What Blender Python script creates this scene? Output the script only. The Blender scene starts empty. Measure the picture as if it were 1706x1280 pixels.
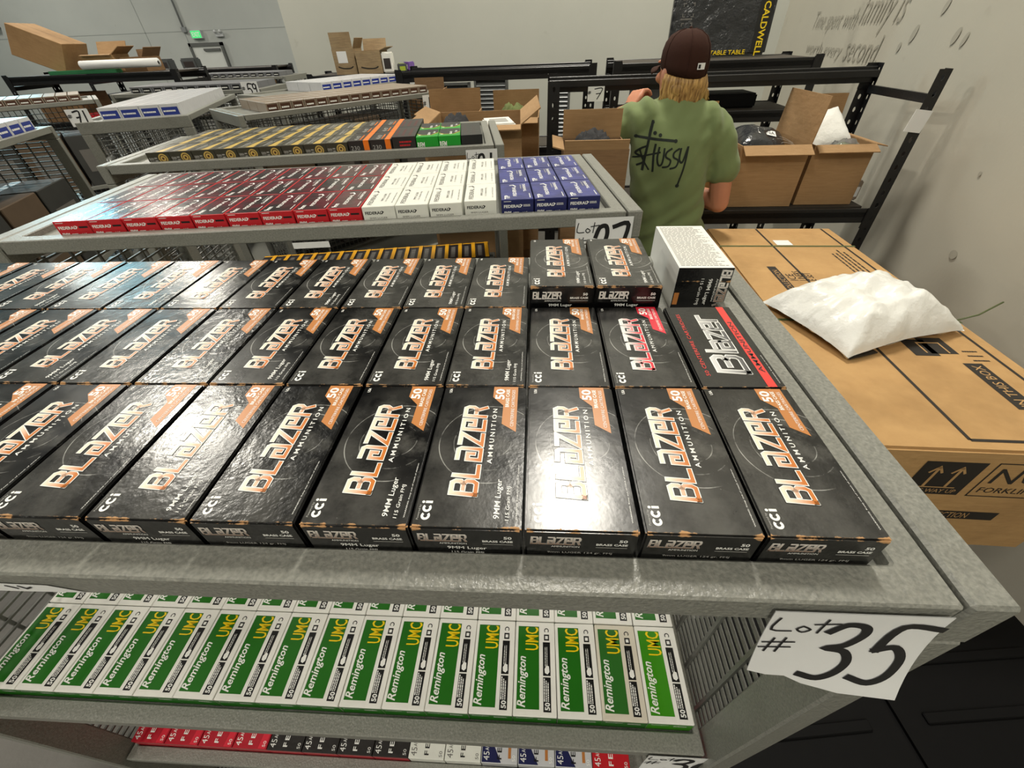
import bpy, bmesh, math, random
from mathutils import Vector, Matrix, noise
from mathutils.bvhtree import BVHTree
random.seed(7)
SC = bpy.context.scene
COL = SC.collection
PI = math.pi

# ------------------------------------------------------------------ camera
cam_d = bpy.data.cameras.new('camera'); cam = bpy.data.objects.new('camera', cam_d); COL.objects.link(cam)
cam_d.sensor_fit = 'HORIZONTAL'; cam_d.sensor_width = 36.0
cam_d.lens = 688.086 * 36.0 / 1706.0
cam_d.clip_start = 0.01; cam_d.clip_end = 200
RIGHT = Vector((0.99833144, 0.04817468, -0.03183606))
UP = Vector((-0.00677624, 0.64526462, 0.76392909))
FWD = Vector((-0.05734472, 0.7624387, -0.6445144))
M = Matrix.Identity(4)
for i in range(3):
    M[i][0] = RIGHT[i]; M[i][1] = UP[i]; M[i][2] = -FWD[i]
M.translation = (-0.18257, -0.11757, 1.72247)
cam.matrix_world = M
SC.camera = cam

# ------------------------------------------------------------------ world, lights, exposure
w = bpy.data.worlds.new('world'); SC.world = w; w.use_nodes = True
bg = w.node_tree.nodes['Background']
bg.inputs[0].default_value = (0.80, 0.86, 0.90, 1); bg.inputs[1].default_value = 0.25
SC.view_settings.view_transform = 'Standard'; SC.view_settings.look = 'None'
SC.view_settings.gamma = 1.0; SC.view_settings.use_curve_mapping = False
SC.view_settings.exposure = -0.50
LAMP_Z = 6.0
LAMPS = [(0.25, 3.05, 300), (-5.6, 4.2, 260), (-2.8, -1.6, 90), (-0.6, -4.5, 240), (-8.5, -2.0, 230), (-9.5, 10.0, 330), (-14.0, 4.0, 330), (-15.0, 12.0, 330), (-4.6, 13.0, 230)]
def area_light(name, loc, sx, sy, power, col, rot=(0, 0, 0)):
    d = bpy.data.lights.new(name, 'AREA'); d.shape = 'RECTANGLE'; d.size = sx; d.size_y = sy
    d.energy = power; d.color = col
    o = bpy.data.objects.new(name, d); COL.objects.link(o); o.location = loc; o.rotation_euler = rot
    return o
for (lx, ly, pw) in LAMPS:
    area_light('ceiling_lamp_light', (lx, ly, LAMP_Z - 0.06), 0.55, 1.15, pw, (1.0, 0.95, 0.84))
area_light('daylight_window_light', (-18.6, 15.8, 5.3), 3.4, 5.6, 260, (0.50, 0.90, 1.0), (math.radians(-90), 0, 0))

# ------------------------------------------------------------------ helpers
def C(h, a=1.0):
    h = h.lstrip('#'); r = []
    for i in (0, 2, 4):
        c = int(h[i:i+2], 16) / 255.0
        r.append(c / 12.92 if c <= 0.04045 else ((c + 0.055) / 1.055) ** 2.4)
    return (r[0], r[1], r[2], a)
MATS = {}
class NT:
    def __init__(s, name):
        s.m = bpy.data.materials.new(name); s.m.use_nodes = True; s.t = s.m.node_tree
        s.b = s.t.nodes['Principled BSDF']
    def n(s, typ, **kw):
        x = s.t.nodes.new(typ)
        for k, v in kw.items(): setattr(x, k, v)
        return x
    def l(s, a, b): s.t.links.new(a, b)
    def val(s, x, inp, v):
        if hasattr(v, 'is_linked') or isinstance(v, bpy.types.NodeSocket): s.l(v, x.inputs[inp])
        else: x.inputs[inp].default_value = v
    def math(s, op, a, b=0.0, c=0.0, clamp=False):
        x = s.n('ShaderNodeMath', operation=op, use_clamp=clamp)
        s.val(x, 0, a); s.val(x, 1, b); s.val(x, 2, c); return x.outputs[0]
    def mix(s, f, a, b):
        x = s.n('ShaderNodeMix', data_type='RGBA')
        s.val(x, 0, f); s.val(x, 6, a); s.val(x, 7, b); return x.outputs[2]
    def noise(s, vec, scale, detail=2.0, rough=0.5):
        x = s.n('ShaderNodeTexNoise'); x.inputs['Scale'].default_value = scale
        x.inputs['Detail'].default_value = detail; x.inputs['Roughness'].default_value = rough
        if vec is not None: s.l(vec, x.inputs['Vector'])
        return x.outputs['Fac']
    def ramp(s, f, lo, hi):
        x = s.n('ShaderNodeMapRange'); x.clamp = True
        s.val(x, 0, f); s.val(x, 1, lo); s.val(x, 2, hi); return x.outputs[0]
    def obj(s, rand=False):
        tc = s.n('ShaderNodeTexCoord')
        if not rand: return tc.outputs['Object']
        oi = s.n('ShaderNodeObjectInfo'); a = s.n('ShaderNodeVectorMath', operation='ADD')
        k = s.n('ShaderNodeMath', operation='MULTIPLY'); s.l(oi.outputs['Random'], k.inputs[0]); k.inputs[1].default_value = 37.0
        s.l(tc.outputs['Object'], a.inputs[0]); s.l(k.outputs[0], a.inputs[1]); return a.outputs[0]
    def bump(s, h, dist, strength=1.0):
        x = s.n('ShaderNodeBump'); x.inputs['Distance'].default_value = dist
        s.val(x, 'Strength', strength); s.l(h, x.inputs['Height']); s.l(x.outputs[0], s.b.inputs['Normal'])
    def set(s, **kw):
        for k, v in kw.items(): s.val(s.b, {'col': 'Base Color', 'rough': 'Roughness', 'metal': 'Metallic', 'spec': 'Specular IOR Level', 'emit': 'Emission Color', 'es': 'Emission Strength', 'coat': 'Coat Weight', 'alpha': 'Alpha', 'trans': 'Transmission Weight', 'sheen': 'Sheen Weight'}[k], v)
def simple(name, col, rough=0.5, metal=0.0, var=0.12, scale=60, bump=0.0, bscale=200, spec=0.5, rand=True):
    t = NT(name); v = t.obj(rand)
    c = C(col) if isinstance(col, str) else col
    if var:
        d = tuple(x * (1 - var) for x in c[:3]) + (1,); b = tuple(min(1, x * (1 + var)) for x in c[:3]) + (1,)
        t.set(col=t.mix(t.noise(v, scale, 3), d, b))
    else: t.set(col=c)
    t.set(rough=rough, metal=metal, spec=spec)
    if bump: t.bump(t.noise(v, bscale, 3), bump)
    MATS[name] = t.m; return t.m

class MB:
    def __init__(s): s.v = []; s.f = []; s.m = []; s.sm = []
    def add(s, vs, fs, mi=0, smooth=False):
        o = len(s.v); s.v += [tuple(x) for x in vs]
        for f in fs: s.f.append(tuple(i + o for i in f)); s.m.append(mi); s.sm.append(smooth)
        return s
    def box(s, x0, x1, y0, y1, z0, z1, mi=0):
        v = [(x, y, z) for z in (z0, z1) for y in (y0, y1) for x in (x0, x1)]
        return s.add(v, [(0, 2, 3, 1), (4, 5, 7, 6), (0, 1, 5, 4), (2, 6, 7, 3), (0, 4, 6, 2), (1, 3, 7, 5)], mi)
    def tube(s, pts, r, n=8, mi=0, smooth=True, caps=True, sq=1.0):
        pts = [Vector(p) for p in pts]; k = len(pts)
        rr = r if isinstance(r, (list, tuple)) else [r] * k
        rings = []; ref = None
        for i, p in enumerate(pts):
            d = (pts[min(i+1, k-1)] - pts[max(i-1, 0)]).normalized()
            if ref is None: ref = Vector((0, 0, 1)) if abs(d.z) < 0.9 else Vector((1, 0, 0))
            a = d.cross(ref)
            if a.length < 1e-6: a = d.orthogonal()
            a.normalize(); b = a.cross(d).normalized(); ref = b
            rings.append([p + (a * math.cos(2*PI*j/n) + b * math.sin(2*PI*j/n) * sq) * rr[i] for j in range(n)])
        v = [x for R in rings for x in R]; f = []
        for i in range(k-1):
            for j in range(n):
                f.append((i*n+j, i*n+(j+1) % n, (i+1)*n+(j+1) % n, (i+1)*n+j))
        if caps: f.append(tuple(range(n))[::-1]); f.append(tuple((k-1)*n+j for j in range(n)))
        return s.add(v, f, mi, smooth)
    def rings(s, rs, n=24, mi=0, caps=True):
        """rs: (cx,cy,z,rx,ry) horizontal ellipses"""
        v = []; f = []
        for (cx, cy, z, rx, ry) in rs:
            for j in range(n):
                a = 2*PI*j/n; v.append((cx + rx*math.cos(a), cy + ry*math.sin(a), z))
        for i in range(len(rs)-1):
            for j in range(n): f.append((i*n+j, i*n+(j+1) % n, (i+1)*n+(j+1) % n, (i+1)*n+j))
        if caps: f.append(tuple(range(n))[::-1]); f.append(tuple((len(rs)-1)*n+j for j in range(n)))
        return s.add(v, f, mi, True)
    def ball(s, c, rx, ry, rz, n=20, m=12, mi=0):
        rs = []
        for i in range(1, m):
            a = PI*i/m; rs.append((c[0], c[1], c[2]-rz*math.cos(a), rx*math.sin(a), ry*math.sin(a)))
        return s.rings(rs, n, mi)
    def poly(s, pts, P, U, V, mi=0):
        P = Vector(P); U = Vector(U); V = Vector(V)
        return s.add([P + U*a + V*b for a, b in pts], [tuple(range(len(pts)))], mi)
    def rect(s, a0, a1, b0, b1, P, U, V, mi=0): return s.poly([(a0, b0), (a1, b0), (a1, b1), (a0, b1)], P, U, V, mi)
    def stroke(s, pts, wd, P, U, V, mi=0, sub=0, cap=True):
        pts = [Vector((a, b)) for a, b in pts]
        if sub:
            q = []; k = len(pts)
            for i in range(k-1):
                p0 = pts[max(i-1, 0)]; p1 = pts[i]; p2 = pts[i+1]; p3 = pts[min(i+2, k-1)]
                for j in range(sub):
                    t = j/sub; q.append(0.5*((2*p1)+(-p0+p2)*t+(2*p0-5*p1+4*p2-p3)*t*t+(-p0+3*p1-3*p2+p3)*t**3))
            q.append(pts[-1]); pts = q
        h = wd/2; k = len(pts)
        if k < 2: return s
        L = []; R = []
        for i in range(k):
            d0 = (pts[i]-pts[i-1]).normalized() if i else None
            d1 = (pts[i+1]-pts[i]).normalized() if i < k-1 else None
            if d0 is None: d0 = d1
            if d1 is None: d1 = d0
            n0 = Vector((-d0.y, d0.x)); n1 = Vector((-d1.y, d1.x)); nn = n0+n1
            if nn.length < 0.35: nn = n0
            else: nn = nn.normalized() / max(0.45, (nn.normalized()).dot(n0))
            p = pts[i]
            if cap and i == 0: p = p - d1*h*0.9
            if cap and i == k-1: p = p + d0*h*0.9
            L.append(p+nn*h); R.append(p-nn*h)
        P = Vector(P); U = Vector(U); V = Vector(V)
        v = [P+U*a.x+V*a.y for a in L]+[P+U*a.x+V*a.y for a in R]
        return s.add(v, [(k+i, k+i+1, i+1, i) for i in range(k-1)], mi)
    def disc(s, c, r, P, U, V, mi=0, n=14, ry=None):
        return s.poly([(c[0]+r*math.cos(2*PI*j/n), c[1]+(ry or r)*math.sin(2*PI*j/n)) for j in range(n)], P, U, V, mi)
    def ring2(s, c, r0, r1, P, U, V, mi=0, n=24, a0=0, a1=2*PI):
        P = Vector(P); U = Vector(U); V = Vector(V); v = []
        for j in range(n+1):
            a = a0+(a1-a0)*j/n
            for r in (r0, r1): v.append(P+U*(c[0]+r*math.cos(a))+V*(c[1]+r*math.sin(a)))
        return s.add(v, [(2*j, 2*j+1, 2*j+3, 2*j+2) for j in range(n)], mi)
    def text(s, t, P, U, V, length, height, mi=0, bold=0.0, shear=0.0, space=1.0):
        vs, fs = text_mesh(t, bold, shear, space); P = Vector(P); U = Vector(U); V = Vector(V)
        return s.add([P+U*(a*length)+V*(b*height) for a, b in vs], fs, mi)
    def xf(s, Mx):
        s.v = [tuple(Mx @ Vector(p)) for p in s.v]; return s
    def mesh(s, name, mats, bevel=0.0, seg=1):
        me = bpy.data.meshes.new(name); me.from_pydata(s.v, [], s.f)
        if not isinstance(mats, (list, tuple)): mats = [mats]
        for m in mats: me.materials.append(MATS[m] if isinstance(m, str) else m)
        me.polygons.foreach_set('material_index', s.m); me.polygons.foreach_set('use_smooth', s.sm)
        if bevel:
            b = bmesh.new(); b.from_mesh(me)
            bmesh.ops.remove_doubles(b, verts=b.verts, dist=1e-6)
            bmesh.ops.bevel(b, geom=list(b.edges), offset=bevel, segments=seg, affect='EDGES', clamp_overlap=True)
            b.to_mesh(me); b.free()
        me.update(); return me
    def build(s, name, mats, parent=None, bevel=0.0, seg=1, loc=None, rot=None):
        return link(name, s.mesh(name, mats, bevel, seg), parent, loc, rot)
def link(name, me, parent=None, loc=None, rot=None):
    o = bpy.data.objects.new(name, me); COL.objects.link(o)
    if parent is not None: o.parent = parent
    if loc is not None: o.location = loc
    if rot is not None: o.rotation_euler = rot
    return o
_tc = {}
def text_mesh(t, bold=0.0, shear=0.0, space=1.0):
    k = (t, bold, shear, space)
    if k in _tc: return _tc[k]
    cu = bpy.data.curves.new('text_tmp', 'FONT'); cu.body = t; cu.offset = bold; cu.shear = shear; cu.space_character = space; cu.resolution_u = 2; cu.size = 1
    ob = bpy.data.objects.new('text_tmp', cu); COL.objects.link(ob)
    bpy.context.view_layer.update()
    dg = bpy.context.evaluated_depsgraph_get()
    me = bpy.data.meshes.new_from_object(ob.evaluated_get(dg))
    vs = [(v.co.x, v.co.y) for v in me.vertices]; fs = [tuple(p.vertices) for p in me.polygons]
    flip = sum(p.normal.z for p in me.polygons) < 0
    if flip: fs = [f[::-1] for f in fs]
    bpy.data.objects.remove(ob); bpy.data.curves.remove(cu); bpy.data.meshes.remove(me)
    x0 = min(a for a, b in vs); x1 = max(a for a, b in vs); y0 = min(b for a, b in vs); y1 = max(b for a, b in vs)
    r = ([((a-x0)/max(1e-6, x1-x0), (b-y0)/max(1e-6, y1-y0)) for a, b in vs], fs)
    _tc[k] = r; return r
def tag(o, label, cat, group=None):
    o['label'] = label; o['category'] = cat
    if group: o['group'] = group
    return o
def thing(name, label, cat, loc=(0, 0, 0), rz=0.0, group=None):
    o = bpy.data.objects.new(name, None); COL.objects.link(o); o.empty_display_size = 0.05
    o.location = loc; o.rotation_euler = (0, 0, rz); return tag(o, label, cat, group)
def struct(o): o['kind'] = 'structure'; return o
def kids(o): return [c for c in CH.get(o.name, [])] if False else list(o.children)
def dup(root, loc, rz=0.0, label=None, group=None):
    r = root.copy(); COL.objects.link(r); r.location = loc; r.rotation_euler = (0, 0, rz)
    if label: r['label'] = label
    if group: r['group'] = group
    for ch in kids(root):
        c = ch.copy(); COL.objects.link(c); c.parent = r
        for g in kids(ch):
            d = g.copy(); COL.objects.link(d); d.parent = c
    return r
ORD = ['first', 'second', 'third', 'fourth', 'fifth', 'sixth', 'seventh', 'eighth', 'ninth', 'tenth', 'eleventh', 'twelfth', 'thirteenth', 'fourteenth', 'fifteenth', 'sixteenth', 'seventeenth', 'eighteenth', 'nineteenth', 'twentieth']
X = Vector((1, 0, 0)); Y = Vector((0, 1, 0)); Z = Vector((0, 0, 1))
class Stock:
    """one kind of thing: the first placement moves the prototype itself, later ones are copies"""
    def __init__(s, make): s.make = make; s.p = None
    def put(s, loc, rz, label, group):
        if s.p is None:
            s.p = s.make(); o = s.p; o.location = loc; o.rotation_euler = (0, 0, rz); o['label'] = label; o['group'] = group; return o
        return dup(s.p, loc, rz, label, group)
def remesh(mb, name, voxel, smooth, mats, parent, loc=None, disp=None):
    me = mb.mesh('tmp', mats); ob = bpy.data.objects.new('tmp', me); COL.objects.link(ob)
    m = ob.modifiers.new('r', 'REMESH'); m.mode = 'VOXEL'; m.voxel_size = voxel; m.use_smooth_shade = True
    s = ob.modifiers.new('s', 'SMOOTH'); s.iterations = smooth; s.factor = 0.5
    bpy.context.view_layer.update()
    out = bpy.data.meshes.new_from_object(ob.evaluated_get(bpy.context.evaluated_depsgraph_get()))
    bpy.data.objects.remove(ob); out.name = name
    if disp:
        nw = [disp(v.co.copy(), v.normal.copy()) for v in out.vertices]
        for v, c_ in zip(out.vertices, nw): v.co = c_
        out.update()
    return link(name, out, parent, loc)
# ------------------------------------------------------------------ materials
def wall_mat(name, c, stain):
    t = NT(name); v = t.obj()
    n1 = t.noise(v, 0.7, 4, 0.6); n2 = t.noise(v, 5.0, 4, 0.6)
    m = t.mix(t.ramp(n1, 0.35, 0.75), C(c), C(stain))
    m = t.mix(t.math('MULTIPLY', t.ramp(n2, 0.66, 0.78), 0.35), m, C('#8a8578'))
    t.set(col=m, rough=0.65); t.bump(t.noise(v, 60, 3), 0.0005); MATS[name] = t.m
wall_mat('wall_paint', '#bdbeb5', '#b3b5ac')
wall_mat('wall_paint_side', '#c1bdaf', '#b6b3a6')
wall_mat('wall_far', '#aeb2ae', '#a5a9a6')
t = NT('concrete'); v = t.obj()
t.set(col=t.mix(t.noise(v, 1.2, 6, 0.7), C('#45433f'), C('#6a6762')), rough=t.math('MULTIPLY_ADD', t.noise(v, 3, 3), 0.3, 0.3)); t.bump(t.noise(v, 25, 5), 0.003); MATS['concrete'] = t.m
# hammered grey paint of the carts
t = NT('cart_paint'); v = t.obj()
sp = t.noise(v, 420, 2); big = t.noise(v, 9, 5, 0.65)
c0 = t.mix(t.ramp(sp, 0.3, 0.7), C('#767771'), C('#8f8f87'))
c0 = t.mix(t.math('MULTIPLY', t.ramp(big, 0.55, 0.72), 0.35), c0, C('#66655c'))
c0 = t.mix(t.ramp(t.noise(v, 38, 6, 0.75), 0.70, 0.76), c0, C('#5d5a50'))
t.set(col=c0, rough=t.math('MULTIPLY_ADD', sp, 0.16, 0.28), metal=0.0, spec=0.55)
hh = t.math('ADD', t.noise(v, 330, 2), t.math('MULTIPLY', t.noise(v, 90, 2), 0.8)); t.bump(hh, 0.0011, 0.55); MATS['cart_paint'] = t.m
simple('cart_wire', '#6f706c', 0.35, 0.0, 0.1, 80)
simple('tube_steel', '#9c9e9c', 0.25, 0.6, 0.1, 30)
simple('rubber', '#1a1a1a', 0.7, 0, 0.2, 40)
simple('rack_black', '#141416', 0.38, 0, 0.3, 25, 0.0006, 120)
simple('shelf_board', '#3a342d', 0.7, 0, 0.2, 12)
simple('black_plastic', '#060607', 0.65, 0, 0.3, 30, 0, 200, 0.15)
simple('bin_grey', '#4c4f50', 0.5, 0, 0.15, 20)
simple('paper', '#e9eaea', 0.7, 0, 0.03, 20, 0.001, 12)
simple('marker', '#151417', 0.6, 0, 0)
# cardboard
def card(name, c, d):
    t = NT(name); v = t.obj(True)
    mp = t.n('ShaderNodeMapping'); t.l(v, mp.inputs[0]); mp.inputs['Scale'].default_value = (1.0, 1.0, 14.0)
    a = t.noise(mp.outputs[0], 14, 4, 0.6); b = t.noise(v, 4, 4, 0.6)
    m = t.mix(t.ramp(a, 0.3, 0.7), C(c), C(d)); m = t.mix(t.math('MULTIPLY', t.ramp(b, 0.5, 0.75), 0.4), m, C('#6b4f30'))
    t.set(col=m, rough=0.75, spec=0.25); t.bump(t.noise(v, 45, 3), 0.002); MATS[name] = t.m
card('cardboard', '#a88761', '#9c7c57')
card('cardboard_dark', '#8f7152', '#7f6347')
card('cardboard_tan', '#c09a68', '#b58f5f')
card('cardboard_old', '#a9926f', '#8f7c62')
simple('carton_ink', '#241f1a', 0.6, 0, 0.1)
# black ammunition carton: smoky print, rings, worn kraft edges, creased gloss
def carton_print(name, base, smoke, ring=True, wear=True, L=0.118, H=0.033, amount=1.0):
    t = NT(name); tc = t.n('ShaderNodeTexCoord'); ob = tc.outputs['Object']; rv = t.obj(True)
    sx = t.n('ShaderNodeSeparateXYZ'); t.l(ob, sx.inputs[0]); x, y, z = sx.outputs
    n = t.noise(ob, 42, 5, 0.62)
    dx = t.math('ADD', x, -0.008); dy = t.math('ADD', y, -0.004)
    d = t.math('SQRT', t.math('ADD', t.math('MULTIPLY', dx, dx), t.math('MULTIPLY', dy, dy)))
    top = t.ramp(z, H-0.0012, H-0.0006)
    fog = t.math('MULTIPLY', t.ramp(d, 0.062, 0.008), t.ramp(n, 0.40, 0.74))
    beam = t.math('MULTIPLY', t.ramp(t.math('ADD', y, t.math('MULTIPLY', x, 1.1)), 0.016, -0.03), t.ramp(n, 0.25, 0.6))
    beam = t.math('MULTIPLY', beam, 0.45)
    f = t.math('MULTIPLY', t.math('MAXIMUM', fog, beam), top)
    m = t.mix(t.math('MULTIPLY', f, amount), C(base), C(smoke))
    if ring:
        for r0 in (0.014, 0.0235, 0.033):
            k = t.math('ABSOLUTE', t.math('SUBTRACT', d, r0)); k = t.math('LESS_THAN', k, 0.00028)
            k = t.math('MULTIPLY', k, t.math('MULTIPLY', top, t.ramp(n, 0.42, 0.6)))
            m = t.mix(t.math('MULTIPLY', k, 0.7), m, C('#b8b8b4'))
    sc = t.noise(rv, 160, 5, 0.75)
    m = t.mix(t.math('MULTIPLY', t.ramp(sc, 0.71, 0.75), 0.55), m, C('#a9a7a2'))
    ro = t.math('MULTIPLY_ADD', t.noise(rv, 30, 3), 0.20, 0.12)
    if wear:
        ez = t.ramp(t.math('ABSOLUTE', t.math('SUBTRACT', z, H)), 0.0048, 0.0)
        ey = t.ramp(t.math('ABSOLUTE', t.math('ADD', y, L/2)), 0.0050, 0.0)
        ey2 = t.ramp(t.math('ABSOLUTE', t.math('SUBTRACT', y, L/2)), 0.0042, 0.0)
        ex = t.ramp(t.math('SUBTRACT', 0.031, t.math('ABSOLUTE', x)), 0.0075, 0.0)
        wn = t.noise(rv, 95, 4, 0.65)
        e = t.math('MULTIPLY', ez, t.math('MAXIMUM', ey, t.math('MULTIPLY', ey2, 0.8)))
        e = t.math('ADD', t.math('MULTIPLY', e, 0.62), t.math('MULTIPLY', t.math('MULTIPLY', t.ramp(z, H-0.009, H), t.math('MULTIPLY', ex, t.ramp(t.math('ABSOLUTE', t.math('ADD', y, L/2)), 0.004, 0.0))), 0.35))
        k = t.ramp(t.math('ADD', e, wn), 0.985, 1.06)
        m = t.mix(k, m, C('#b58a5c')); ro = t.math('MAXIMUM', ro, t.math('MULTIPLY', k, 0.75))
    t.set(col=m, rough=ro, spec=0.55)
    oi = t.n('ShaderNodeObjectInfo')
    cr = t.math('ADD', t.noise(rv, 34, 4, 0.6), t.math('MULTIPLY', t.noise(rv, 210, 3, 0.6), 0.22))
    t.bump(cr, 0.0011, t.math('MULTIPLY_ADD', t.math('POWER', oi.outputs['Random'], 2.2), 0.95, 0.15)); MATS[name] = t.m
carton_print('blazer_black', '#080809', '#62615d')
carton_print('blazer_plain', '#101011', '#2c2c2c', ring=False)
carton_print('blazer_tall', '#080809', '#62615d', H=0.053)
def grad(name, a, b, ax, p0, p1, rough=0.3):
    t = NT(name); s = t.n('ShaderNodeSeparateXYZ'); t.l(t.obj(), s.inputs[0])
    t.set(col=t.mix(t.ramp(s.outputs[ax], p0, p1), C(a), C(b)), rough=rough); MATS[name] = t.m
grad('copper_print', '#f4e2ce', '#c9762f', 0, -0.0115, 0.0020)
grad('red_print', '#f7e8e4', '#e0273a', 0, -0.0115, 0.0)
grad('copper_front', '#efe9e2', '#8d7464', 2, 0.0285, 0.0205)
grad('silver_print', '#d9d9d9', '#3a3a3c', 0, -0.012, 0.012)
for nm, c in (('ink_white', '#f2f2ee'), ('ink_grey', '#a9a8a4'), ('copper_patch', '#bd7b40'), ('red_patch', '#d8253a'), ('red_stripe', '#e03a34'), ('shadow_ink', '#0a0a0a'), ('ink_black', '#161616'), ('ink_dim', '#6f6c68'),
              ('green_ink', '#1f6a12'), ('green_bright', '#3a8c10'), ('green_faded', '#2c6a24'), ('yellow_ink', '#f2cf12'), ('orange_ink', '#ee7a1c'), ('gold_ink', '#c9ab5a'), ('maroon_ink', '#5b1e26'), ('slate_ink', '#37302f'), ('navy_ink', '#1f2352'), ('label_blue', '#26378c'), ('brown_ink', '#4b2f22')):
    simple(nm, c, 0.35, 0, 0.05, 90)
def coated(name, c, rough=0.33, bump=0.0006): simple(name, c, rough, 0, 0.06, 45, bump, 60)
coated('white_card', '#efeee8'); coated('white_old', '#ddd6c6'); coated('red_card', '#c4202a'); coated('white_fed', '#e9eae2'); coated('navy_card', '#23285e'); coated('dark_card', '#2a2726')
coated('dark_olive', '#3a382c'); coated('green_card', '#169a2a'); coated('black_card', '#1b1c1e'); coated('brown_card', '#8d7f70'); coated('pale_card', '#cfd0d4', 0.2); coated('amber_card', '#221e22'); coated('crimson_card', '#b3172a'); coated('grey_card', '#75767a')
t = NT('maroon_top'); v = t.obj(True)
t.set(col=t.mix(t.ramp(t.noise(v, 28, 3), 0.42, 0.58), C('#332a2b'), C('#5e222c')), rough=0.2, spec=0.5); t.bump(t.noise(v, 60, 3), 0.0006); MATS['maroon_top'] = t.m
t = NT('navy_top'); v = t.obj(True)
t.set(col=t.mix(t.ramp(t.noise(v, 30, 3), 0.4, 0.6), C('#23296e'), C('#343a8a')), rough=0.35, spec=0.5); t.bump(t.noise(v, 60, 3), 0.0006); MATS['navy_top'] = t.m
t = NT('gold_top'); v = t.obj(True)
t.set(col=t.mix(t.ramp(t.noise(v, 55, 4), 0.4, 0.62), C('#33322c'), C('#6a6656')), rough=0.33, spec=0.5); MATS['gold_top'] = t.m
# soft stuff and plastics
t = NT('poly_bag'); v = t.obj()
t.set(col=t.mix(t.noise(v, 9, 3), C('#e3e3dd'), C('#f4f4f0')), rough=0.32, spec=0.5); t.bump(t.math('ADD', t.noise(v, 22, 4, 0.6), t.math('MULTIPLY', t.noise(v, 90, 3), 0.2)), 0.006, 0.6); MATS['poly_bag'] = t.m
t = NT('clear_film'); t.set(col=C('#f4f7f8'), rough=0.12, trans=0.9, spec=0.5); MATS['clear_film'] = t.m
t = NT('black_film'); v = t.obj(); t.set(col=C('#25272b'), rough=0.22, spec=0.6); t.bump(t.noise(v, 12, 4, 0.55), 0.02, 0.6); MATS['black_film'] = t.m
t = NT('shirt'); v = t.obj()
t.set(col=t.mix(t.noise(v, 7, 3), C('#6f7d52'), C('#7e8c60')), rough=0.85, spec=0.15, sheen=0.15)
t.bump(t.noise(v, 900, 2), 0.0004); MATS['shirt'] = t.m
t = NT('skin'); v = t.obj()
t.set(col=t.mix(t.noise(v, 16, 4), C('#b5775a'), C('#c98d70')), rough=0.5, spec=0.35); t.b.inputs['Subsurface Weight'].default_value = 0.08; t.bump(t.noise(v, 350, 3), 0.0004); MATS['skin'] = t.m
t = NT('hair'); v = t.obj()
mp = t.n('ShaderNodeMapping'); t.l(v, mp.inputs[0]); mp.inputs['Scale'].default_value = (1, 1, .12)
t.set(col=t.mix(t.ramp(t.noise(mp.outputs[0], 150, 3), 0.3, 0.7), C('#6e4a22'), C('#d9b06c')), rough=0.5, spec=0.4); MATS['hair'] = t.m
simple('cap_brown', '#3a241d', 0.9, 0, 0.1, 60, 0.0006, 700, 0.15)
simple('denim', '#2a2e36', 0.9, 0, 0.15, 40, 0.0005, 500)
simple('shoe', '#25221f', 0.6); simple('eye', '#f0ece6', 0.3, 0, 0); simple('lip', '#a0594c', 0.5, 0, 0)
simple('print_black', '#17201a', 0.8, 0, 0.1)
simple('olive_cloth', '#5c6636', 0.9, 0, 0.2, 20, 0.002, 60)
simple('dark_cloth', '#1d1d20', 0.85, 0, 0.3, 20, 0.002, 60)
simple('purple_pack', '#7b5aa8', 0.35, 0, 0.2, 30); simple('lime_pack', '#a6b83a', 0.4); simple('steel_plain', '#8c8f90', 0.4, 0.3)
simple('lamp_housing', '#b9bcbd', 0.4, 0.2); simple('door_paint', '#c9ccc8', 0.5, 0, 0.04, 3); simple('frame_dark', '#585a58', 0.5)
def emit(name, c, s):
    t = NT(name); t.set(col=(0, 0, 0, 1), emit=C(c), es=s); MATS[name] = t.m
emit('lamp_diffuser', '#fff3dc', 14.0); emit('exit_green', '#46e07a', 1.6); emit('window_sky', '#6fd6f2', 5.0)

# ------------------------------------------------------------------ the setting
MB().box(-23, 4, -9, 17, -0.2, 0).build('floor', 'concrete')['kind'] = 'structure'
simple('ceiling_deck', '#5b5c5a', 0.7, 0, 0.1, 2)
struct(MB().box(-23, 4, -9, 17, 9.0, 9.2).build('ceiling', 'ceiling_deck'))
def wall(name, a, b, th, z0, z1, mat):
    a = Vector(a); b = Vector(b); d = (b-a); L = d.length; ang = math.atan2(d.y, d.x)
    return struct(MB().box(0, L, 0, th, z0, z1).build(name, mat, None, 0, 1, (a.x, a.y, 0), (0, 0, ang)))
CN = (2.0, 4.88); DW = (math.sin(math.radians(10.5)), math.cos(math.radians(10.5)))
wall_back = wall('wall_back', (-2.98, 5.80), CN, 0.2, 0, 9, 'wall_paint')
wall_right = wall('wall_right', CN, (CN[0]-13.5*DW[0], CN[1]-13.5*DW[1]), 0.2, 0, 9, 'wall_paint_side')
wall('wall_return', (-2.98, 16.2), (-2.98, 5.85), 0.2, 0, 9, 'wall_far')
wall_far = wall('wall_far', (-22, 16), (-2.9, 16), 0.25, 0, 9, 'wall_far')
wall('wall_left', (-22, -8.4), (-22, 16), 0.2, 0, 9, 'wall_far')
wall('wall_behind', (4, -8.4), (-22, -8.4), 0.2, 0, 9, 'wall_far')
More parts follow.
